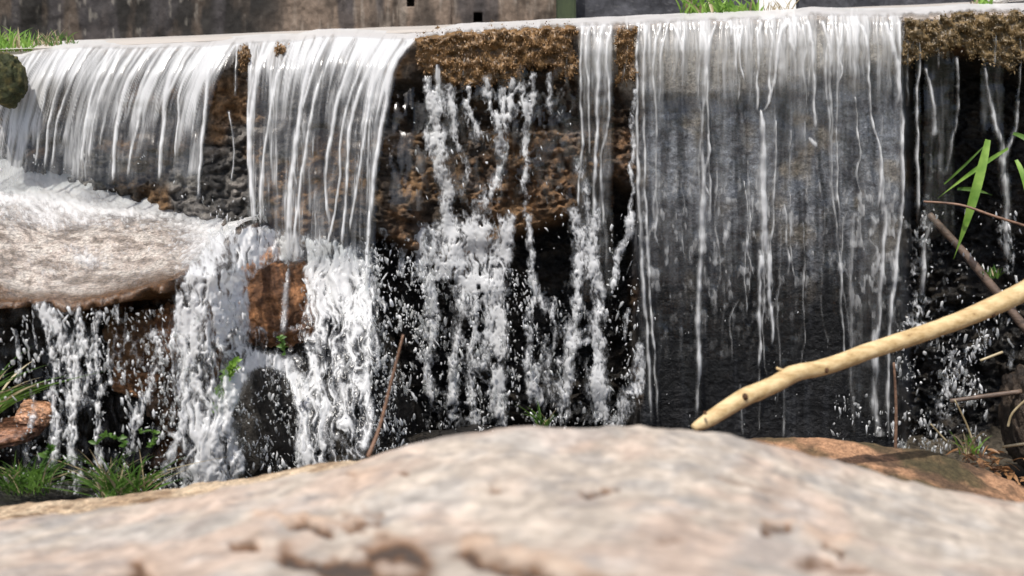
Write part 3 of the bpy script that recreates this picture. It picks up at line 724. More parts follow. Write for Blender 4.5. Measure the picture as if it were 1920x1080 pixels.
for i, (nm, (x, y, Yy), rad, rz, c1, c2, lab, wet) in enumerate(stones):
    big = max(rad) > .1
    o = stone(nm, at(x, y, Yy), rad, rz, c1, c2, M_wall if i not in (7, 8) else M_crest, 500 + i * 7, .34, 6 if big else 5, wet, box=.32 if i != 2 else .12, sc_=1.7, tilt=(i * .37) % .5 - .2)
    tag(o, lab, 'rock', 'wet rocks around the foot of the falls')
# tan rough rock left, brown earthy boulder right
G, BX, BY = boulder_grid([(-700, 985), (0, 956), (150, 941), (330, 920), (480, 895), (620, 870), (760, 860), (1000, 900)], -600, 900, 1150, 1.35, 2.0, 5, .25, 1.2)
G = G + normals_of(G) * ((n3(G * 9, 601, 5, .6) - .5) * .03 + (n3(G * 60, 605, 3) - .5) * .008)[..., None]
cc = lerp3((.34, .24, .15), (.52, .40, .27), ss(.42, .58, n3(G * 30, 611, 4))); cc = lerp3(cc, (.12, .07, .035), ss(.56, .66, n3(G * 26 + 4, 615, 3)) * .8)
o = grid_obj('sandstone_boulder', G, M_dirt, attrs={'wet': 0 * BX}, col=cc, flip=True)
tag(o, 'rough tan rock at the lower left just behind the pink boulder', 'boulder')
G, BX, BY = boulder_grid([(1200, 900), (1380, 832), (1450, 829), (1560, 830), (1660, 840), (1760, 856), (1840, 882), (1920, 915), (2100, 960), (2500, 1080)], 1300, 2450, 1150, 1.5, 2.35, 5, .25, 1.0)
G = G + normals_of(G) * ((n3(G * 9, 621, 5, .6) - .5) * .035 + (n3(G * 55, 625, 3) - .5) * .014)[..., None]
cc = lerp3((.10, .06, .035), (.36, .20, .11), ss(.40, .6, n3(G * 28, 631, 4))); cc = lerp3(cc, (.05, .045, .02), ss(.50, .62, n3(G * 14 + 4, 635, 3)) * .8)
o = grid_obj('mossy_boulder', G, M_dirt, attrs={'wet': 0 * BX}, col=cc, flip=True)
tag(o, 'brown earthy boulder crusted with dry moss at the lower right behind the pink boulder', 'boulder')

# ------------------------------------------------------------------ broken white water
def Ysplash(px, py):
    """depth of the cascade that tumbles down the rocks left of centre"""
    y = -.16 - .34 * ss(420, 900, py)
    return y + (-.36 - .20 * ss(430, 520, py) - .07 * ss(560, 900, py) - y) * ss(545, 385, px + 30 * (fb(px / 20., py / 30., 5, 3) - .5))
st = 2.0
C = Field(280, 740, 400, 960, 1.7); X, Y = C.X, C.Y
wx = (fb(X / 30, Y / 40, 701, 3) - .5) * 34; wy = (fb(X / 28 + 9, Y / 36, 703, 3) - .5) * 34
lace = np.maximum(ridge((X + wx) / 17, (Y + wy) / 34, 711), ridge((X + wx) / 30, (Y + wy) / 62, 713))
body = fb((X + wx) / 11, (Y + wy) / 26, 717, 4)
m = C.poly([(470, 425), (560, 440), (640, 455), (694, 500), (708, 570), (694, 650), (690, 760), (690, 860), (640, 960), (535, 960), (570, 800), (556, 720), (500, 690), (452, 700), (430, 800), (470, 880), (400, 960), (320, 960), (345, 850), (335, 720), (318, 650), (334, 570), (360, 490), (420, 435)], 12)
streak = fb((X + wx) / 7, (Y + wy) / 34, 715, 3, .6)
speck = fb((X + .3 * wx) / 3.6, Y / 6.5, 716, 2)
m = ss(.25, .8, m + (fb(X / 14, Y / 26, 718, 4, .6) - .5) * 1.7)
lace2 = ridge((X + wx) / 9, (Y + wy) / 24, 721)
D = m * (.02 + .34 * lace + .34 * lace2 + .60 * (streak - .3))
solid = np.maximum.reduce([C.poly([(560, 450), (640, 465), (700, 545), (690, 600), (640, 560), (585, 600), (572, 500)], 22), C.poly([(335, 520), (400, 480), (450, 520), (455, 590), (420, 640), (350, 690), (325, 660)], 26), C.poly([(350, 800), (430, 780), (470, 820), (420, 900), (380, 950), (335, 940)], 24), C.poly([(400, 440), (470, 425), (500, 470), (430, 500), (380, 490)], 18)])
solid = np.maximum(solid, C.poly([(450, 430), (560, 436), (690, 470), (705, 520), (600, 500), (520, 480), (450, 490)], 16))
D = D + solid * (.46 + .9 * (streak - .45))
C.D = D
for i, (pts, wd, a) in enumerate([
 ([(440, 745), (452, 700), (490, 672), (535, 680), (566, 720), (576, 790), (566, 900)], [12, 15, 11], 1.3), ([(415, 640), (432, 700), (424, 770), (400, 860), (370, 930)], [10, 16, 14], 1.0),
 ([(345, 560), (340, 640), (352, 730), (372, 820), (380, 900)], [8, 12, 10], 1.0), ([(688, 540), (692, 620), (684, 700), (688, 800), (676, 860)], [6, 8], .9), ([(650, 480), (665, 560), (650, 640), (640, 720), (655, 820)], [12, 9], .9),
 ([(600, 520), (610, 600), (590, 680), (610, 760), (600, 860)], [10, 7], .85), ([(530, 480), (536, 560), (530, 620)], [6, 4], .75), ([(455, 510), (452, 560), (462, 640)], [7, 5], .9), ([(560, 860), (620, 830)], 6, .5),
 ([(440, 820), (470, 760), (470, 700)], 6, .7), ([(315, 815), (350, 830), (370, 860)], 6, .85), ([(640, 640), (600, 700), (560, 740)], 7, .7), ([(350, 780), (330, 830), (312, 880)], [6, 9], .8), ([(372, 840), (340, 880), (320, 915)], 7, .8), ([(694, 600), (708, 640), (704, 700)], 5, .7), ([(400, 700), (380, 640), (352, 600)], 6, .7), ([(330, 640), (322, 700), (340, 760)], 5, .7), ([(690, 545), (712, 560), (722, 580)], 5, .7), ([(470, 690), (500, 670), (540, 684), (558, 720)], 9, 1.0)]):
    C.stroke(pts, np.array(wd) * 1.1, a * .85, wig=9, bead=.3, seed=720 + i)
D = C.D
D *= .15 + .45 * lace2 + .90 * streak + .6 * speck
D *= 1 - .55 * ss(.54, .68, fb((X + wx) / 15, (Y + wy) / 60, 729, 3)) * ss(470, 560, Y)
D *= 1 - .97 * ss(.3, .7, C.poly([(470, 525), (500, 500), (525, 488), (568, 492), (574, 560), (564, 605), (520, 622), (470, 606)], 12) + (streak - .5) * .9)
C.D = D; C.stroke([(538, 440), (537, 520), (532, 600), (530, 640)], [7, 6, 8], .55, wig=2, bead=.1, seed=760); D = C.D
D *= 1 - .80 * C.poly([(455, 730), (480, 695), (520, 700), (545, 740), (550, 830), (520, 890), (470, 880), (450, 800)], 12)
D *= 1 - .7 * C.poly([(455, 640), (490, 620), (560, 620), (565, 650), (500, 665)], 10)
D *= 1 - .75 * C.poly([(470, 880), (540, 800), (560, 960), (420, 960)], 12) 
h = .007 * np.sqrt(np.clip(D - .1, 0, 1.1)) + .022 * (fb((X + wx) / 20, (Y + wy) / 60, 723, 3) - .5)
Gc = P(X, Y, Ysplash(X, Y)); Gc[..., 1] -= h; Gc[..., 2] += .3 * h
kp = D > .10
kf = kp[:-1, :-1] & kp[1:, 1:] & kp[1:, :-1] & kp[:-1, 1:]
o = grid_obj('white_water', Gc, M_foam, keep=kf, attrs={'foam': D * .92}); tag(o, 'white frothing cascade tumbling left of centre', 'water', kind='structure')

# foam and water running over the ledge boulder
xs = np.arange(-400, 485, 2.5); nr = 110; k = np.linspace(-.06, 1.02, nr)[:, None]
PX = np.repeat(xs[None], nr, 0)
by = np.interp(xs, [p[0] for p in sil2], [p[1] for p in sil2]); fy = np.interp(xs, [-700, 0, 60, 130, 230, 330, 380, 420, 460, 485], [575, 560, 566, 574, 556, 532, 498, 465, 430, 420])
PYt = by[None] + (fy - by)[None] * k
tp = ss(470, 300, xs)[None]
Yt = .24 + (-.50 + .36 * (1 - tp) - .24) * k + 0 * PX
Gt = P(PX, PYt, Yt)
fo = 1.9 * ss(.58, .02, k + .25 * (fb(PX / 70, k * 6, 741, 3) - .5)) + .15 * ss(.35, .7, fb(PX / 45, k * 7, 743, 4)) * ss(1.02, .85, k)
fo += .45 * np.exp(-(((PX - 160) / 34) ** 2 + ((PYt - 490 - (PX - 160) * .4) / 16) ** 2)) + 1.1 * ss(300, 420, PX) * ss(.1, .5, k)
fo += .30 * ss(.56, .7, fb(PX / 5, k * 60, 745, 2))
fo *= .62 + .75 * (fb(PX / 8, k * 46, 747, 4) - .25)
fo = np.clip(fo, 0, 1.1)
Gt[..., 2] += .010 + .009 * fo * (.4 + 1.2 * fb(PX / 14, k * 26, 751, 3)) + (n3(Gt * 7, 401, 6, .58) - .5) * .075 * ss(0, .1, k)
o = grid_obj('foam', Gt, M_foam, attrs={'foam': fo}); tag(o, 'white foam and shallow water spread over the flat ledge boulder', 'foam', kind='stuff')

# strands that break up in the air: middle falls, far right, and drips under the ledge
st = 2.0
B = Field(690, 1210, 130, 860, st)
strands = [
 ([(824, 170), (822, 240), (832, 330), (842, 420), (836, 500), (800, 520)], [9, 10, 13], .95), ([(800, 150), (806, 200), (800, 250), (812, 300), (826, 340)], 5, .8), ([(846, 165), (852, 240), (868, 290), (878, 340)], 5, .7),
 ([(872, 165), (884, 220), (898, 262)], [4, 6], .9), ([(912, 150), (922, 200), (934, 240), (936, 300)], [6, 5], .85), ([(962, 150), (960, 190), (948, 226)], 5, .8), ([(978, 160), (986, 240), (984, 330), (990, 420), (998, 510), (1022, 590)], [5, 4, 6], .8),
 ([(1000, 140), (996, 210), (990, 250)], 5, .8), ([(1034, 140), (1036, 220)], 3, .7), ([(940, 170), (946, 260), (934, 330), (900, 400)], 5, .6), ([(1082, 400), (1084, 470), (1078, 560), (1068, 660), (1056, 790)], [8, 6, 9], .85),
 ([(1116, 400), (1112, 470), (1124, 560), (1122, 660), (1130, 800)], [8, 9, 12], 1.0), ([(1090, 300), (1096, 380), (1100, 440)], 7, .6), ([(1186, 170), (1184, 260), (1188, 340), (1184, 400)], 4, .8), ([(1184, 400), (1178, 440), (1164, 470), (1150, 510), (1146, 545)], [6, 4], .95),
 ([(784, 440), (790, 500), (806, 560), (800, 640)], [8, 8], 1.0), ([(850, 440), (860, 500), (880, 540)], 12, .95), ([(880, 420), (900, 470), (890, 520)], 12, .95), ([(956, 420), (942, 480), (932, 560), (940, 650), (934, 720), (940, 800)], [12, 9, 10], 1.05),
 ([(806, 560), (812, 620), (800, 700), (812, 760)], [7, 5], .8), ([(870, 560), (858, 640), (850, 700), (856, 800)], 6, .75), ([(886, 540), (892, 620), (880, 700), (896, 800)], 6, .8), ([(910, 430), (905, 520), (914, 620), (905, 700)], 7, .8),
 ([(996, 560), (990, 660), (1004, 760)], [5, 8], .8), ([(1000, 690), (1012, 740), (1020, 760)], 7, .85), ([(1080, 650), (1110, 640), (1116, 680), (1122, 740)], 5, .7), ([(1196, 650), (1200, 700), (1188, 740)], [6, 9], .9),
 ([(1205, 690), (1180, 730), (1160, 780), (1150, 820)], [10, 15], .65), ([(760, 400), (780, 385)], 5, .8), ([(742, 400), (722, 420), (716, 440)], 5, .5), ([(760, 470), (756, 520)], 5, .7), ([(1176, 580), (1168, 640)], 4, .6), ([(764, 370), (790, 380)], 4, .6),
 ([(1036, 560), (1040, 640), (1046, 700)], 4, .5), ([(1020, 640), (1030, 760)], 10, .35), ([(940, 700), (925, 760), (950, 800)], 6, .7),
]
for i, (pts, wd, a) in enumerate(strands):
    B.stroke(pts, np.array(wd) * 1.35, a * 1.05, wig=7, bead=.3, seed=800 + i * 5)
X, Y = B.X, B.Y
wx = (fb(X / 22, Y / 30, 821, 3) - .5) * 30; wy = (fb(X / 22 + 9, Y / 28, 823, 3) - .5) * 30
lace = np.maximum(ridge((X + wx) / 13, (Y + wy) / 30, 831), ridge((X + wx) / 24, (Y + wy) / 50, 833))
sp = B.poly([(790, 170), (1000, 150), (980, 260), (870, 300), (800, 280)], 16) * .42 + B.poly([(782, 430), (860, 400), (962, 410), (950, 500), (900, 560), (850, 540), (800, 530)], 16) * .95 + B.poly([(800, 540), (950, 520), (945, 810), (790, 810)], 20) * .46 \
   + B.poly([(1060, 420), (1140, 400), (1140, 800), (1040, 800)], 16) * .34 + B.poly([(860, 330), (950, 330), (950, 420), (860, 420)], 18) * .55 + B.poly([(700, 340), (800, 330), (790, 470), (700, 470)], 18) * .42 + B.poly([(960, 150), (1085, 140), (1080, 400), (960, 400)], 20) * .32 \
   + B.poly([(990, 480), (1075, 560), (1060, 800), (1000, 800)], 20) * .25
lace2 = ridge((X + .5 * wx) / 7, (Y + .5 * wy) / 22, 835)
D = B.D * (.40 + .70 * lace2 + .40 * lace) + sp * (1.35 * lace * fb(X / 9, Y / 14, 841, 3) - .06)
D *= .15 + 1.5 * fb((X + .4 * wx) / 3.6, (Y + .4 * wy) / 9, 845, 3, .6)
Yc = -.035 - .05 * ss(300, 800, Y)
h = .03 * np.sqrt(np.clip(D - .12, 0, 1.1))
Gb = P(X, Y, Yc + .03 * (fb(X / 40, Y / 60, 851, 2) - .5)); Gb[..., 1] -= .25 * h
kp = D > .13; kf = kp[:-1, :-1] & kp[1:, 1:] & kp[1:, :-1] & kp[:-1, 1:]
o = grid_obj('broken_water', Gb, M_foam, keep=kf, attrs={'foam': D * .95}); tag(o, 'broken strands of water falling in front of the black middle of the weir', 'water', kind='structure')

B = Field(1680, 1930, 250, 860, st)
for i, (pts, wd, a) in enumerate([([(1744, 260), (1748, 340), (1738, 400), (1736, 470)], [6, 10], .6), ([(1890, 480), (1884, 440), (1886, 400)], 9, .6), ([(1876, 430), (1892, 480), (1880, 520)], 10, .6), ([(1716, 560), (1722, 600), (1718, 630)], [14, 10], .85),
 ([(1700, 600), (1690, 640)], 6, .7), ([(1740, 590), (1756, 630)], 6, .6), ([(1786, 660), (1780, 700), (1770, 740), (1772, 800)], [9, 8, 11], .7), ([(1766, 320), (1776, 325)], 7, .8), ([(1900, 660), (1888, 700), (1890, 780)], 6, .5), ([(1696, 420), (1712, 480), (1700, 560)], 7, .5), ([(1640, 800), (1660, 830)], 8, .7)]):
    B.stroke(pts, wd, a, wig=8, bead=.35, seed=900 + i * 5)
X, Y = B.X, B.Y
wx = (fb(X / 22, Y / 30, 921, 3) - .5) * 30
lace = ridge((X + wx) / 14, Y / 22, 931)
D = B.D * (.15 + 1.0 * ridge((X + .5 * wx) / 7, Y / 20, 935)) + (B.poly([(1690, 400), (1780, 420), (1790, 660), (1690, 660)], 24) * .5 + B.poly([(1690, 680), (1830, 640), (1830, 830), (1690, 830)], 24) * .42 + B.poly([(1860, 260), (1912, 260), (1905, 500), (1870, 520)], 14) * .3) * (1.3 * lace * fb(X / 9, Y / 10, 941, 3) - .05)
D *= .2 + 1.45 * fb(X / 5, Y / 8, 945, 3, .6)
Gb = P(X, Y, -.02 - .1 * ss(500, 850, Y)); Gb[..., 1] -= .007 * np.sqrt(np.clip(D - .12, 0, 1.1))
kp = D > .13; kf = kp[:-1, :-1] & kp[1:, 1:] & kp[1:, :-1] & kp[:-1, 1:]
o = grid_obj('splashing_water', Gb, M_foam, keep=kf, attrs={'foam': D * .75}); tag(o, 'small splashes and trickles at the right hand end of the weir', 'water', kind='structure')

B = Field(-260, 350, 550, 960, st)
for i, (pts, wd, a) in enumerate([([(84, 572), (120, 640), (138, 700), (140, 790), (136, 850), (150, 890), (130, 925)], [12, 11, 8, 7], 1.0), ([(150, 580), (148, 640), (142, 700), (150, 760)], [8, 8], .95), ([(72, 575), (96, 640), (104, 700), (100, 740), (110, 800)], [7, 5], .85),
 ([(28, 620), (36, 680), (30, 728)], [4, 8], .85), ([(64, 740), (60, 790), (48, 850)], [5, 8], .85), ([(182, 590), (180, 660), (186, 740), (182, 800), (186, 935)], [6, 5, 10], .85), ([(216, 575), (222, 610)], 5, .7), ([(205, 640), (208, 700), (218, 740)], 4, .6), ([(292, 625), (300, 670), (300, 690)], [9, 8], .6),
 ([(300, 690), (272, 740), (256, 790), (250, 830), (240, 860)], [9, 13, 10], .62), ([(62, 600), (68, 660)], 3, .5), ([(108, 790), (104, 830), (90, 880)], [11, 9], .8), ([(160, 640), (170, 690), (164, 740)], 6, .75), ([(-60, 575), (-66, 900)], 8, .8), ([(-150, 575), (-144, 900)], 6, .8), ([(-210, 575), (-220, 900)], 10, .8), ([(60, 900), (160, 925), (220, 935)], 12, .45)]):
    B.stroke(pts, wd, a, wig=6, bead=.35, seed=1000 + i * 5)
X, Y = B.X, B.Y
D = B.D * (.42 + .95 * ridge(X / 7 + Y / 90, Y / 22, 1035)) + B.poly([(70, 575), (340, 560), (330, 640), (200, 760), (80, 760)], 20) * .5 * (1.25 * ridge(X / 12, Y / 26, 1031) * fb(X / 8, Y / 13, 1041, 3))
D *= .25 + 1.4 * fb(X / 5, Y / 9, 1045, 3, .6)
Gb = P(X, Y, -.52 - .10 * ss(560, 900, Y)); Gb[..., 1] -= .007 * np.sqrt(np.clip(D - .12, 0, 1.1))
kp = D > .13; kf = kp[:-1, :-1] & kp[1:, 1:] & kp[1:, :-1] & kp[:-1, 1:]
o = grid_obj('dripping_water', Gb, M_foam, keep=kf, attrs={'foam': D * .92}); tag(o, 'drips and thin strands falling from the edge of the flat ledge boulder', 'water', kind='structure')

# ---- drops in the air: far too many to count
rs = np.random.RandomState(7)
V0, F0 = ICO[1]
cen, rad = [], []
def drops(n, x0, x1, y0, y1, Y0, Y1, r0=.9, r1=3.4, dens=None):
    k = 0; n = int(n * .72)
    while k < n:
        x = rs.uniform(x0, x1); y = rs.uniform(y0, y1)
        if dens is not None and rs.rand() > dens(x, y): continue
        p = P(x, y, rs.uniform(Y0, Y1)); r = (r0 + (r1 - r0) * rs.rand() ** 2.2) * .00125
        ay = rs.uniform(1.3, 3.6) if rs.rand() < .65 else rs.uniform(.6, 1.1)
        cen.append(p); rad.append((r * rs.uniform(.6, 1.2), r * .8, r * ay)); k += 1
cl_ = lambda x, y: float(ss(.42, .6, fb(np.array([x / 26.]), np.array([y / 30.]), 5, 2))[0]) * .9 + .1
drops(1500, 700, 800, 440, 850, -.30, .02, dens=cl_)
drops(1300, 790, 1010, 500, 815, -.25, .02, dens=cl_)
drops(500, 690, 1200, 780, 850, -.3, .0, dens=cl_)
drops(380, 1000, 1200, 560, 815, -.2, .0, dens=cl_)
drops(160, 1140, 1200, 400, 815, -.1, .0)
drops(170, 720, 1080, 170, 470, -.1, -.05, r1=2.6)
drops(900, 1675, 1850, 620, 850, -.25, .05, r1=3.8, dens=cl_)
drops(350, 1690, 1920, 380, 660, -.15, .05, dens=cl_)
drops(110, 1220, 1560, 560, 820, -.12, -.06, .5, 1.3)
drops(120, 1560, 1680, 740, 835, -.2, -.05, dens=cl_)
drops(1100, 40, 330, 580, 935, -.68, -.5, r1=3.2, dens=cl_)
drops(160, -10, 60, 600, 930, -.66, -.5, r1=3.0)
drops(900, 440, 580, 690, 900, -.5, -.3, r1=3.0, dens=cl_)
drops(420, 296, 350, 620, 925, -.62, -.5, r1=3.0)
drops(380, 690, 745, 480, 850, -.45, -.3, r1=3.0)
drops(700, 300, 460, 560, 930, -.62, -.45, r1=2.6, dens=cl_)
drops(500, 560, 730, 440, 870, -.5, -.3, r1=2.6, dens=cl_)
drops(420, 380, 500, 370, 480, -.2, .1, r1=2.6, dens=cl_)
drops(200, 0, 400, 290, 380, -.1, .15, .6, 1.8)
cen = np.array(cen); rad = np.array(rad); n = len(cen)
jit = 1 + .34 * rs.normal(0, 1, (n, len(V0), 1)).clip(-1.3, 1.3)
V = (V0[None] * jit * rad[:, None, :]); V[..., 0] += V[..., 2] * rs.normal(0, .25, (n, 1))
V += cen[:, None]
Fd = (F0[None] + (np.arange(n) * len(V0))[:, None, None]).reshape(-1, 3)
fo = np.repeat(np.clip(rs.normal(.50, .28, n), .08, 1), len(V0))
o = mesh_obj('spray', V, Fd, M_drop, attrs={'foam': fo}); tag(o, 'spray of water drops flying off the falls', 'spray', kind='stuff')

# ------------------------------------------------------------------ walls behind the pond
def back_wall(name, xs, ys, Yf, colf, mat, mod=None, wet=0.0, flipn=False):
    X, Y = np.meshgrid(xs, ys)
    Yy = Yf + (fb(X / 60, Y / 60, 61, 4) - .5) * .03
    if mod is not None: Yy = Yy + mod(X, Y)
    G = P(X, Y, Yy)
    return grid_obj(name, G, mat, attrs={'wet': wet + 0 * X}, col=colf(X, Y))
ysb = np.concatenate([np.arange(-700, -40, 40.), np.arange(-40, 130, 2.5)])
holes = [(770, -2, 7, 13), (896, 33, 7, 10)]
def hole(X, Y):
    h_ = 0 * X
    for cx, cy, a_, b_ in holes: h_ = np.maximum(h_, ((np.abs(X - cx) < a_) & (np.abs(Y - cy) < b_)) * 1.0)
    joint = np.exp(-((X - 848 - 1.0 * np.sin(Y / 9)) / 2.0) ** 2) * .012
    return h_ * .12 + joint
def colc(X, Y):
    v = fb(X / 22, Y / 90, 1101, 4); v2 = fb(X / 70, Y / 50, 1103, 3); streak = fb(X / 7, Y / 60, 1105, 3)
    c = lerp3((.022, .020, .018), (.165, .125, .095), ss(470, 560, X + 90 * (v2 - .5)) * (.35 + .65 * ss(.35, .6, v)))
    c = lerp3(c, (.085, .065, .05), ss(.45, .65, v) * .8 * ss(600, 300, X))
    c = lerp3(c, (.26, .22, .18), ss(.55, .78, streak) * ss(480, 620, X) * .6)
    c = lerp3(c, (.05, .045, .045), ss(.52, .7, fb(X / 34, Y / 200, 1107, 2)) * .8)
    c = lerp3(c, (.22, .20, .17), ss(.66, .78, fb(X / 10, Y / 30, 1109, 3)) * ss(560, 300, X) * .5)
    return c
xsb = np.concatenate([np.arange(-2600, -60, 60.), np.arange(-60, 1045, 2.5)])
w1 = back_wall('wall_face', xsb, ysb, .66, colc, M_conc, hole)
r = empty('concrete_wall', at(500, 80, .66)); tag(r, 'stained brown and black concrete wall with square weep holes behind the pond', 'wall'); adopt(r, w1)
def colsl(X, Y):
    v = fb(X / 50, Y / 30, 1121, 4)
    c = lerp3((.030, .031, .036), (.075, .076, .085), v)
    return lerp3(c, (.20, .20, .20), ss(.93, 1.0, ridge(X / 30, Y / 30, 1123, 2)) * .35)
w2 = back_wall('wall_face', np.concatenate([np.arange(1080, 1900, 5.), np.arange(1900, 4400, 60.)]), ysb, .70, colsl, M_conc, None)
r = empty('slate_wall', at(1300, 40, .70)); tag(r, 'smooth dark blue grey wall panel behind the right half of the weir', 'wall'); adopt(r, w2)

def box_geo(x0, x1, y0, y1, Ya, Yb, bev=.004):
    import bmesh
    bm = bmesh.new()
    f = [bm.verts.new(tuple(P(a, b, Ya))) for a, b in ((x0, y1), (x1, y1), (x1, y0), (x0, y0))]
    off = Vector((0, Yb - Ya, 0))
    g = [bm.verts.new(v.co + off) for v in f]
    bm.faces.new(f); bm.faces.new(g[::-1])
    for i in range(4): bm.faces.new((f[i], g[i], g[(i + 1) % 4], f[(i + 1) % 4]))
    bmesh.ops.recalc_face_normals(bm, faces=bm.faces)
    bmesh.ops.bevel(bm, geom=bm.edges[:], offset=bev, segments=2, affect='EDGES')
    return bm
def box_obj(name, *a, mat=None, **k):
    bm = box_geo(*a, **k); me = bpy.data.meshes.new(name); bm.to_mesh(me); bm.free(); me.materials.append(mat)
    o = bpy.data.objects.new(name, me); COL.objects.link(o); return o
M_green = wood_mat('mossy dark green timber', (.012, .02, .008), (.035, .05, .018), (3, 3, 1), .7, .5)
M_white = wood_mat('white painted board', (.72, .72, .70), (.82, .82, .80), (2, 2, 2), .5, .1)
o = box_obj('timber_post', 1044, 1080, -900, 60, .62, .70, mat=M_green); tag(o, 'dark green mossy post in the gap between the two back walls', 'post')
o = box_obj('white_post', 1424, 1493, -700, 40, .58, .62, mat=M_white); tag(o, 'white painted board standing behind the weir beside the grass', 'post')
st1 = stone('boulder', at(1960, -60, .50), (.13, .10, .09), .2, (.10, .06, .035), (.26, .17, .10), M_dirt, 1201, .25, 5, .1); tag(st1, 'brown rock behind the crest at the top right corner', 'rock')
st2 = stone('boulder', at(1868, 0, .48), (.035, .03, .018), .2, (.55, .52, .48), (.7, .68, .64), M_dirt, 1205, .25, 5, .1); tag(st2, 'small whitish stone on the crest near the top right corner', 'rock')
st3 = stone('boulder', at(6, 150, .04), (.05, .05, .062), .2, (.03, .035, .012), (.13, .11, .04), M_dirt, 1209, .5, 5, .3, box=.3); tag(st3, 'mossy olive stone at the left end of the weir lip', 'rock')

# ------------------------------------------------------------------ plants
def blade_geo(base, tip, sag, wd, n=10, side=None, fold=.3, seed=0):
    base = np.array(base); tip = np.array(tip); t = np.linspace(0, 1, n)[:, None]
    mid = (base + tip) / 2 + np.array(sag)
    c = (1 - t) ** 2 * base + 2 * t * (1 - t) * mid + t ** 2 * tip
    T_ = np.gradient(c, axis=0); T_ /= np.linalg.norm(T_, axis=1)[:, None] + 1e-9
    v = np.array(side if side is not None else (0, -1, .1))
    s = np.cross(T_, v); s /= np.linalg.norm(s, axis=1)[:, None] + 1e-9
    nn = np.cross(s, T_)
    w_ = wd * (np.sin(np.pi * np.clip(t * .82 + .16, 0, 1)) ** .8) * (1 - t ** 5); w_[-1] = wd * .02
    L_ = c - s * w_ + nn * w_ * fold; R2 = c + s * w_ + nn * w_ * fold
    V = np.stack([L_, c, R2], 1).reshape(-1, 3); Fc = []
    for i in range(n - 1):
        a = i * 3
        Fc += [(a, a + 1, a + 4, a + 3), (a + 1, a + 2, a + 5, a + 4)]
    return V, np.array(Fc)
def blades(name, lst, mat):
    Vs, Fs, o = [], [], 0
    for a in lst:
        V, Fc = blade_geo(*a[:4], **(a[4] if len(a) > 4 else {})); Vs.append(V); Fs.append(Fc + o); o += len(V)
    return mesh_obj(name, np.concatenate(Vs), np.concatenate(Fs), mat)
def tuft(label, x0, x1, yb, h0, h1, Y0, Y1, n, wd, mat, seed, lean=0, cat='grass', group='grass tufts by the falls', dry=.12):
    rs = np.random.RandomState(seed); A, Bl = [], []
    for i in range(n):
        x = rs.uniform(x0, x1); Yy = rs.uniform(Y0, Y1); b = P(x, yb + rs.uniform(-3, 3) * (5 if yb > 880 else 1), Yy)
        L_ = rs.uniform(h0, h1); dx = rs.normal(lean, .85 if yb > 880 else .45) * L_
        tip = b + np.array([dx, rs.normal(-.1, .3) * L_, L_ * rs.uniform(.55, 1)])
        e = (b, tip, (dx * -.25, 0, L_ * rs.uniform(.05, .25)), wd * rs.uniform(.6, 1.3), dict(side=(rs.normal(0, .4), -1, rs.normal(0, .3))))
        (Bl if rs.rand() < dry else A).append(e)
    a = blades('grass_tuft', A + Bl, mat); a.data.materials.append(M_straw)
    nf = len(a.data.polygons); k0 = len(A) * 18
    a.data.polygons.foreach_set('material_index', (np.arange(nf) >= k0).astype(np.int32))
    return tag(a, label, cat, group)
tuft('low bright green grass tuft behind the far left end of the weir', -60, 62, 95, .02, .07, .30, .50, 260, .0022, M_grass, 1, dry=.08)
tuft('sparse dry and green grass beside the bright tuft at the far left of the crest', 62, 145, 88, .02, .055, .36, .50, 90, .0016, M_grass2, 2, dry=.4)
tuft('upright green grass blades growing behind the crest left of the white board', 1275, 1425, 32, .03, .09, .40, .50, 120, .0035, M_grass, 3, dry=.1)
tuft('thin pale grass stems in front of the white board', 1425, 1485, 26, .02, .06, .44, .50, 24, .0012, M_straw, 4, dry=0)
tuft('small grass tuft on the crest by the top right corner', 1830, 1860, 14, .02, .05, .40, .48, 30, .003, M_grass, 5)
tuft('leaning dark green grass sweeping in from the left edge above the reddish slabs', -70, -10, 790, .06, .15, -.62, -.55, 60, .0022, M_grass2, 6, lean=.9)
tuft('bushy green grass growing at the foot of the drips at lower left', 188, 272, 930, .03, .10, -.72, -.62, 230, .0014, M_grass2, 7, dry=.22)
tuft('leafy green tuft at the lower left corner among the drips', 10, 95, 915, .03, .08, -.72, -.62, 130, .0014, M_grass2, 8)
tuft('tiny mossy green sprout right of the dark diagonal stick', 1835, 1872, 520, .012, .035, -.08, -.02, 70, .0018, M_grass2, 9)
tuft('spindly green sprout on the brown boulder at lower right', 1800, 1835, 850, .02, .07, -.62, -.6, 26, .0015, M_grass, 10, dry=.4)
tuft('thin green sprout behind the granite brow in front of the middle falls', 1008, 1030, 805, .02, .07, -.3, -.28, 30, .0016, M_grass2, 11)
b = lambda x, y, Y: P(x, y, Y)
gp = empty('grass_plant', at(1880, 300, -.03))
tag(gp, 'long green grass blades hanging over the right end of the weir beside the forked trickle', 'grass')
for lst, mt_, lab in [
 ([(b(1852, 262, -.12), b(1788, 486, -.16), (.0, -.03, .012), .0115, dict(n=16))], M_grass, 'broad bright green blade hanging point down'),
 ([(b(1890, 278, -.06), b(1758, 372, -.13), (0, -.02, .018), .0052, dict(n=16))], M_grass, 'slim arching blade crossing behind the broad one'),
 ([(b(1770, 345, -.05), b(1856, 262, -.05), (0, -.01, 0), .003)], M_grass2, None),
 ([(b(1905, 300, -.06), b(1926, 400, -.1), (.01, -.02, .01), .007)], M_grass, None),
 ([(b(1900, 250, -.04), b(1950, 300, -.1), (.01, -.02, .02), .006)], M_grass2, None),
 ([(b(1795, 354, -.03), b(1860, 366, -.05), (0, 0, .01), .005)], M_grass2, None)]:
    o = blades('blade', lst, mt_); adopt(gp, o)
    if lab: o['label'] = lab
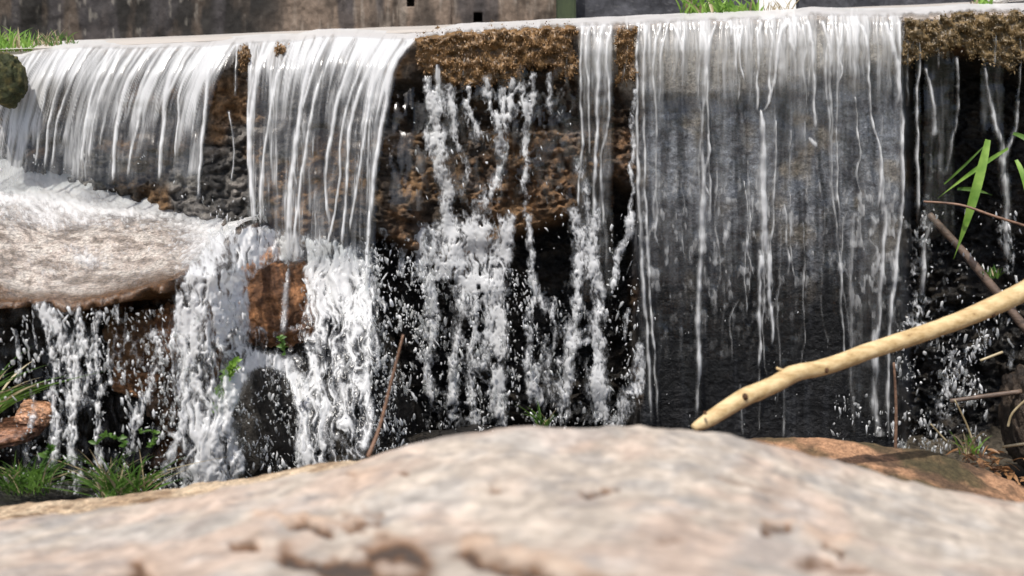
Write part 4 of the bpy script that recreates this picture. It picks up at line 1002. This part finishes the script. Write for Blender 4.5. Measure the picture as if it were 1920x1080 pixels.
def sprig(label, pts, Y, n, ls, mat, seed, spread=1.0):
    rs = np.random.RandomState(seed); pts = np.array([P(x, y, Y) for x, y in pts]); root = empty('sprig', tuple(pts[0]))
    stem = tube('stem', pts, [.002, .001], mat, n=6)
    A = []
    for i in range(n):
        t = rs.uniform(0, len(pts) - 1); c = catmull(pts, np.array([t]))[0]
        d = rs.normal(0, 1, 3); d[2] = abs(d[2]) * .5 + .1; d /= np.linalg.norm(d); L_ = ls * rs.uniform(.6, 1.3)
        A.append((c, c + d * L_, (0, 0, L_ * .15), L_ * .25, dict(n=6, side=(rs.normal(0, .5), -1, .5))))
    lv = blades('leaves', A, mat); adopt(root, stem, lv)
    return tag(root, label, 'plant', 'leafy sprigs in the splash')
sprig('bright green leafy sprig standing in the white cascade above the dark hollow', [(408, 772), (414, 745), (424, 715), (438, 680)], -.55, 70, .020, M_grass, 31)
sprig('curved green sprig arching over the bushy grass at lower left', [(180, 832), (200, 818), (222, 822), (240, 840)], -.70, 30, .013, M_grass2, 32)
sprig('small green sprig right of the sloping pale rivulet at lower left', [(262, 812), (285, 808), (288, 830), (284, 838)], -.70, 20, .012, M_grass2, 33)
sprig('green sprig leaning among the drips between the two lower left tufts', [(66, 900), (80, 870), (95, 840)], -.68, 30, .016, M_grass2, 34)
sprig('tiny dark green sprig below the orange rock', [(535, 665), (530, 645), (524, 632)], -.5, 20, .012, M_grass2, 35)

# ------------------------------------------------------------------ branch, sticks, twigs
br = empty('fallen_branch', at(1300, 802, -.95))
Yb = lambda x: -.98 + .30 * (x - 1300) / 620.
bp_ = [(1300, 803), (1330, 786), (1390, 748), (1450, 722), (1490, 700), (1545, 688), (1640, 655), (1740, 622), (1830, 588), (1900, 556), (1990, 508), (2120, 430), (2300, 330)]
pts = [P(x, y, Yb(x)) for x, y in bp_]
rd = np.array([8, 15, 18.5, 18, 18, 17, 18, 18.5, 20, 22, 23, 24, 24]) / FPX * 2.0
bo = tube('shaft', pts, rd, M_branch, n=24, m=18, seed=5, rough=.07); adopt(br, bo)
for i, (x, y, r_, lab) in enumerate([(1397, 744, 6, 'k'), (1322, 774, 3, 'k'), (1549, 694, 5, 'k'), (1862, 590, 5, 'k')]):
    o = stone('knot', at(x, y, Yb(x) - .016), (r_ / FPX * 2.1, .006, r_ / FPX * 2.1 * 1.25), .2, (.05, .025, .012), (.12, .06, .03), M_dirt, 1300 + i, .25, 2, .1); adopt(br, o)
o = tube('twig_stub', [P(1492, 702, Yb(1490)), P(1474, 698, Yb(1480)), P(1456, 690, Yb(1470))], [.0045, .0035, .0025], M_branch, n=8, m=5, rough=.2); adopt(br, o)
tag(br, 'pale yellow barkless branch slanting up from the granite boulder to the right edge', 'branch')

def stick(label, pp, r0, r1, mat, seed=0, name='stick', cat='stick', group='sticks and twigs around the falls', rough=.15):
    p = [P(*q) for q in pp]
    o = tube(name, p, [v / FPX * 2.9 for v in (r0, r1)], mat, n=8, m=6, seed=seed, rough=rough); return tag(o, label, cat, group)
stick('thick dark brown stick running diagonally behind the yellow branch', [(1742, 402, .0), (1800, 465, -.04), (1862, 540, -.08), (1930, 625, -.12), (2010, 720, -.15)], 7, 10, M_stick, 3)
stick('thin reddish twig crossing in front of the broad hanging grass blade', [(1732, 378, -.14), (1800, 384, -.18), (1860, 404, -.2), (1930, 426, -.2)], 2.2, 2.6, M_twig, 4, 'twig', 'twig')
stick('slender brown reed standing in the spray behind the left brow of the granite', [(690, 856, -.95), (712, 800, -.93), (735, 710, -.92), (756, 628, -.92)], 3.2, 1.6, M_twig, 5, 'twig', 'twig')
stick('upright thin brown stalk rising beside the right end of the clear water sheet', [(1679, 845, -.30), (1680, 760, -.30), (1676, 680, -.30)], 3.6, 2.4, M_twig, 6, 'twig', 'twig')
stick('brown twig lying level in the dark above the brown boulder at right', [(1782, 752, -.25), (1850, 742, -.25), (1915, 734, -.25)], 4, 5, M_stick, 7, 'twig', 'twig')
stick('short pale twig under the right end of the yellow branch', [(1838, 676, -.25), (1880, 660, -.25)], 2.5, 2.5, M_straw, 8, 'twig', 'twig')
stick('curved pale stem at the lower right edge', [(1890, 800, -.4), (1898, 775, -.4), (1925, 748, -.4)], 2.5, 2, M_straw, 9, 'twig', 'twig')
stick('pale straight twig at the right edge just above the leaf litter', [(1880, 838, -.5), (1935, 830, -.5)], 2.5, 2.5, M_straw, 10, 'twig', 'twig')
stick('fine greenish stem leaning left above the brown boulder', [(1832, 850, -.55), (1812, 795, -.55), (1790, 750, -.55)], 2, 1.4, M_straw, 11, 'twig', 'twig')
stick('grey dead stem half hidden in the drops at lower right', [(1775, 828, -.45), (1745, 795, -.45)], 2, 1.4, M_straw, 12, 'twig', 'twig')
# leaf litter
rs = np.random.RandomState(77); A = []
for i in range(170):
    x = rs.uniform(1800, 2060); y = 862 + (x - 1800) * .42 + rs.normal(0, 14) - 14; c = P(x, y, rs.uniform(-.62, -.5)); d = rs.normal(0, 1, 3); d[2] *= .35; d /= np.linalg.norm(d); L_ = rs.uniform(.012, .045)
    A.append((c, c + d * L_, (0, 0, L_ * .2), L_ * rs.uniform(.08, .3), dict(n=6, side=(rs.normal(0, .5), rs.normal(0, .5), 1))))
o = blades('leaf_litter', A, M_leaf); tag(o, 'dead brown leaves and scraps caught on the brown boulder at lower right', 'leaf litter', kind='stuff')

# ------------------------------------------------------------------ ground
xs = np.concatenate([np.linspace(-60, -4, 12), np.linspace(-3.8, 3.8, 120), np.linspace(4, 60, 12)]); ys = np.concatenate([np.linspace(-60, -5, 12), np.linspace(-4.8, 1.2, 90)])
gx, gy = np.meshgrid(xs, ys); p3 = np.stack([gx, gy, 0 * gx], -1)
gz = -1.12 + (n3(p3 * 2.2, 1401, 5) - .5) * .22
cc = lerp3((.03, .025, .018), (.09, .075, .055), ss(.4, .6, n3(p3 * 6, 1405, 4)))
cc = lerp3(cc, lerp3((.05, .08, .02), (.12, .14, .05), n3(p3 * 3, 1409, 3)), ss(-3.6, -6, gy))
o = grid_obj('stream_bed', np.stack([gx, gy, gz], -1), M_dirt, attrs={'wet': .6 + 0 * gx}, col=cc, flip=True); tag(o, 'dark pebbly stream bed below the weir', 'ground', kind='structure')
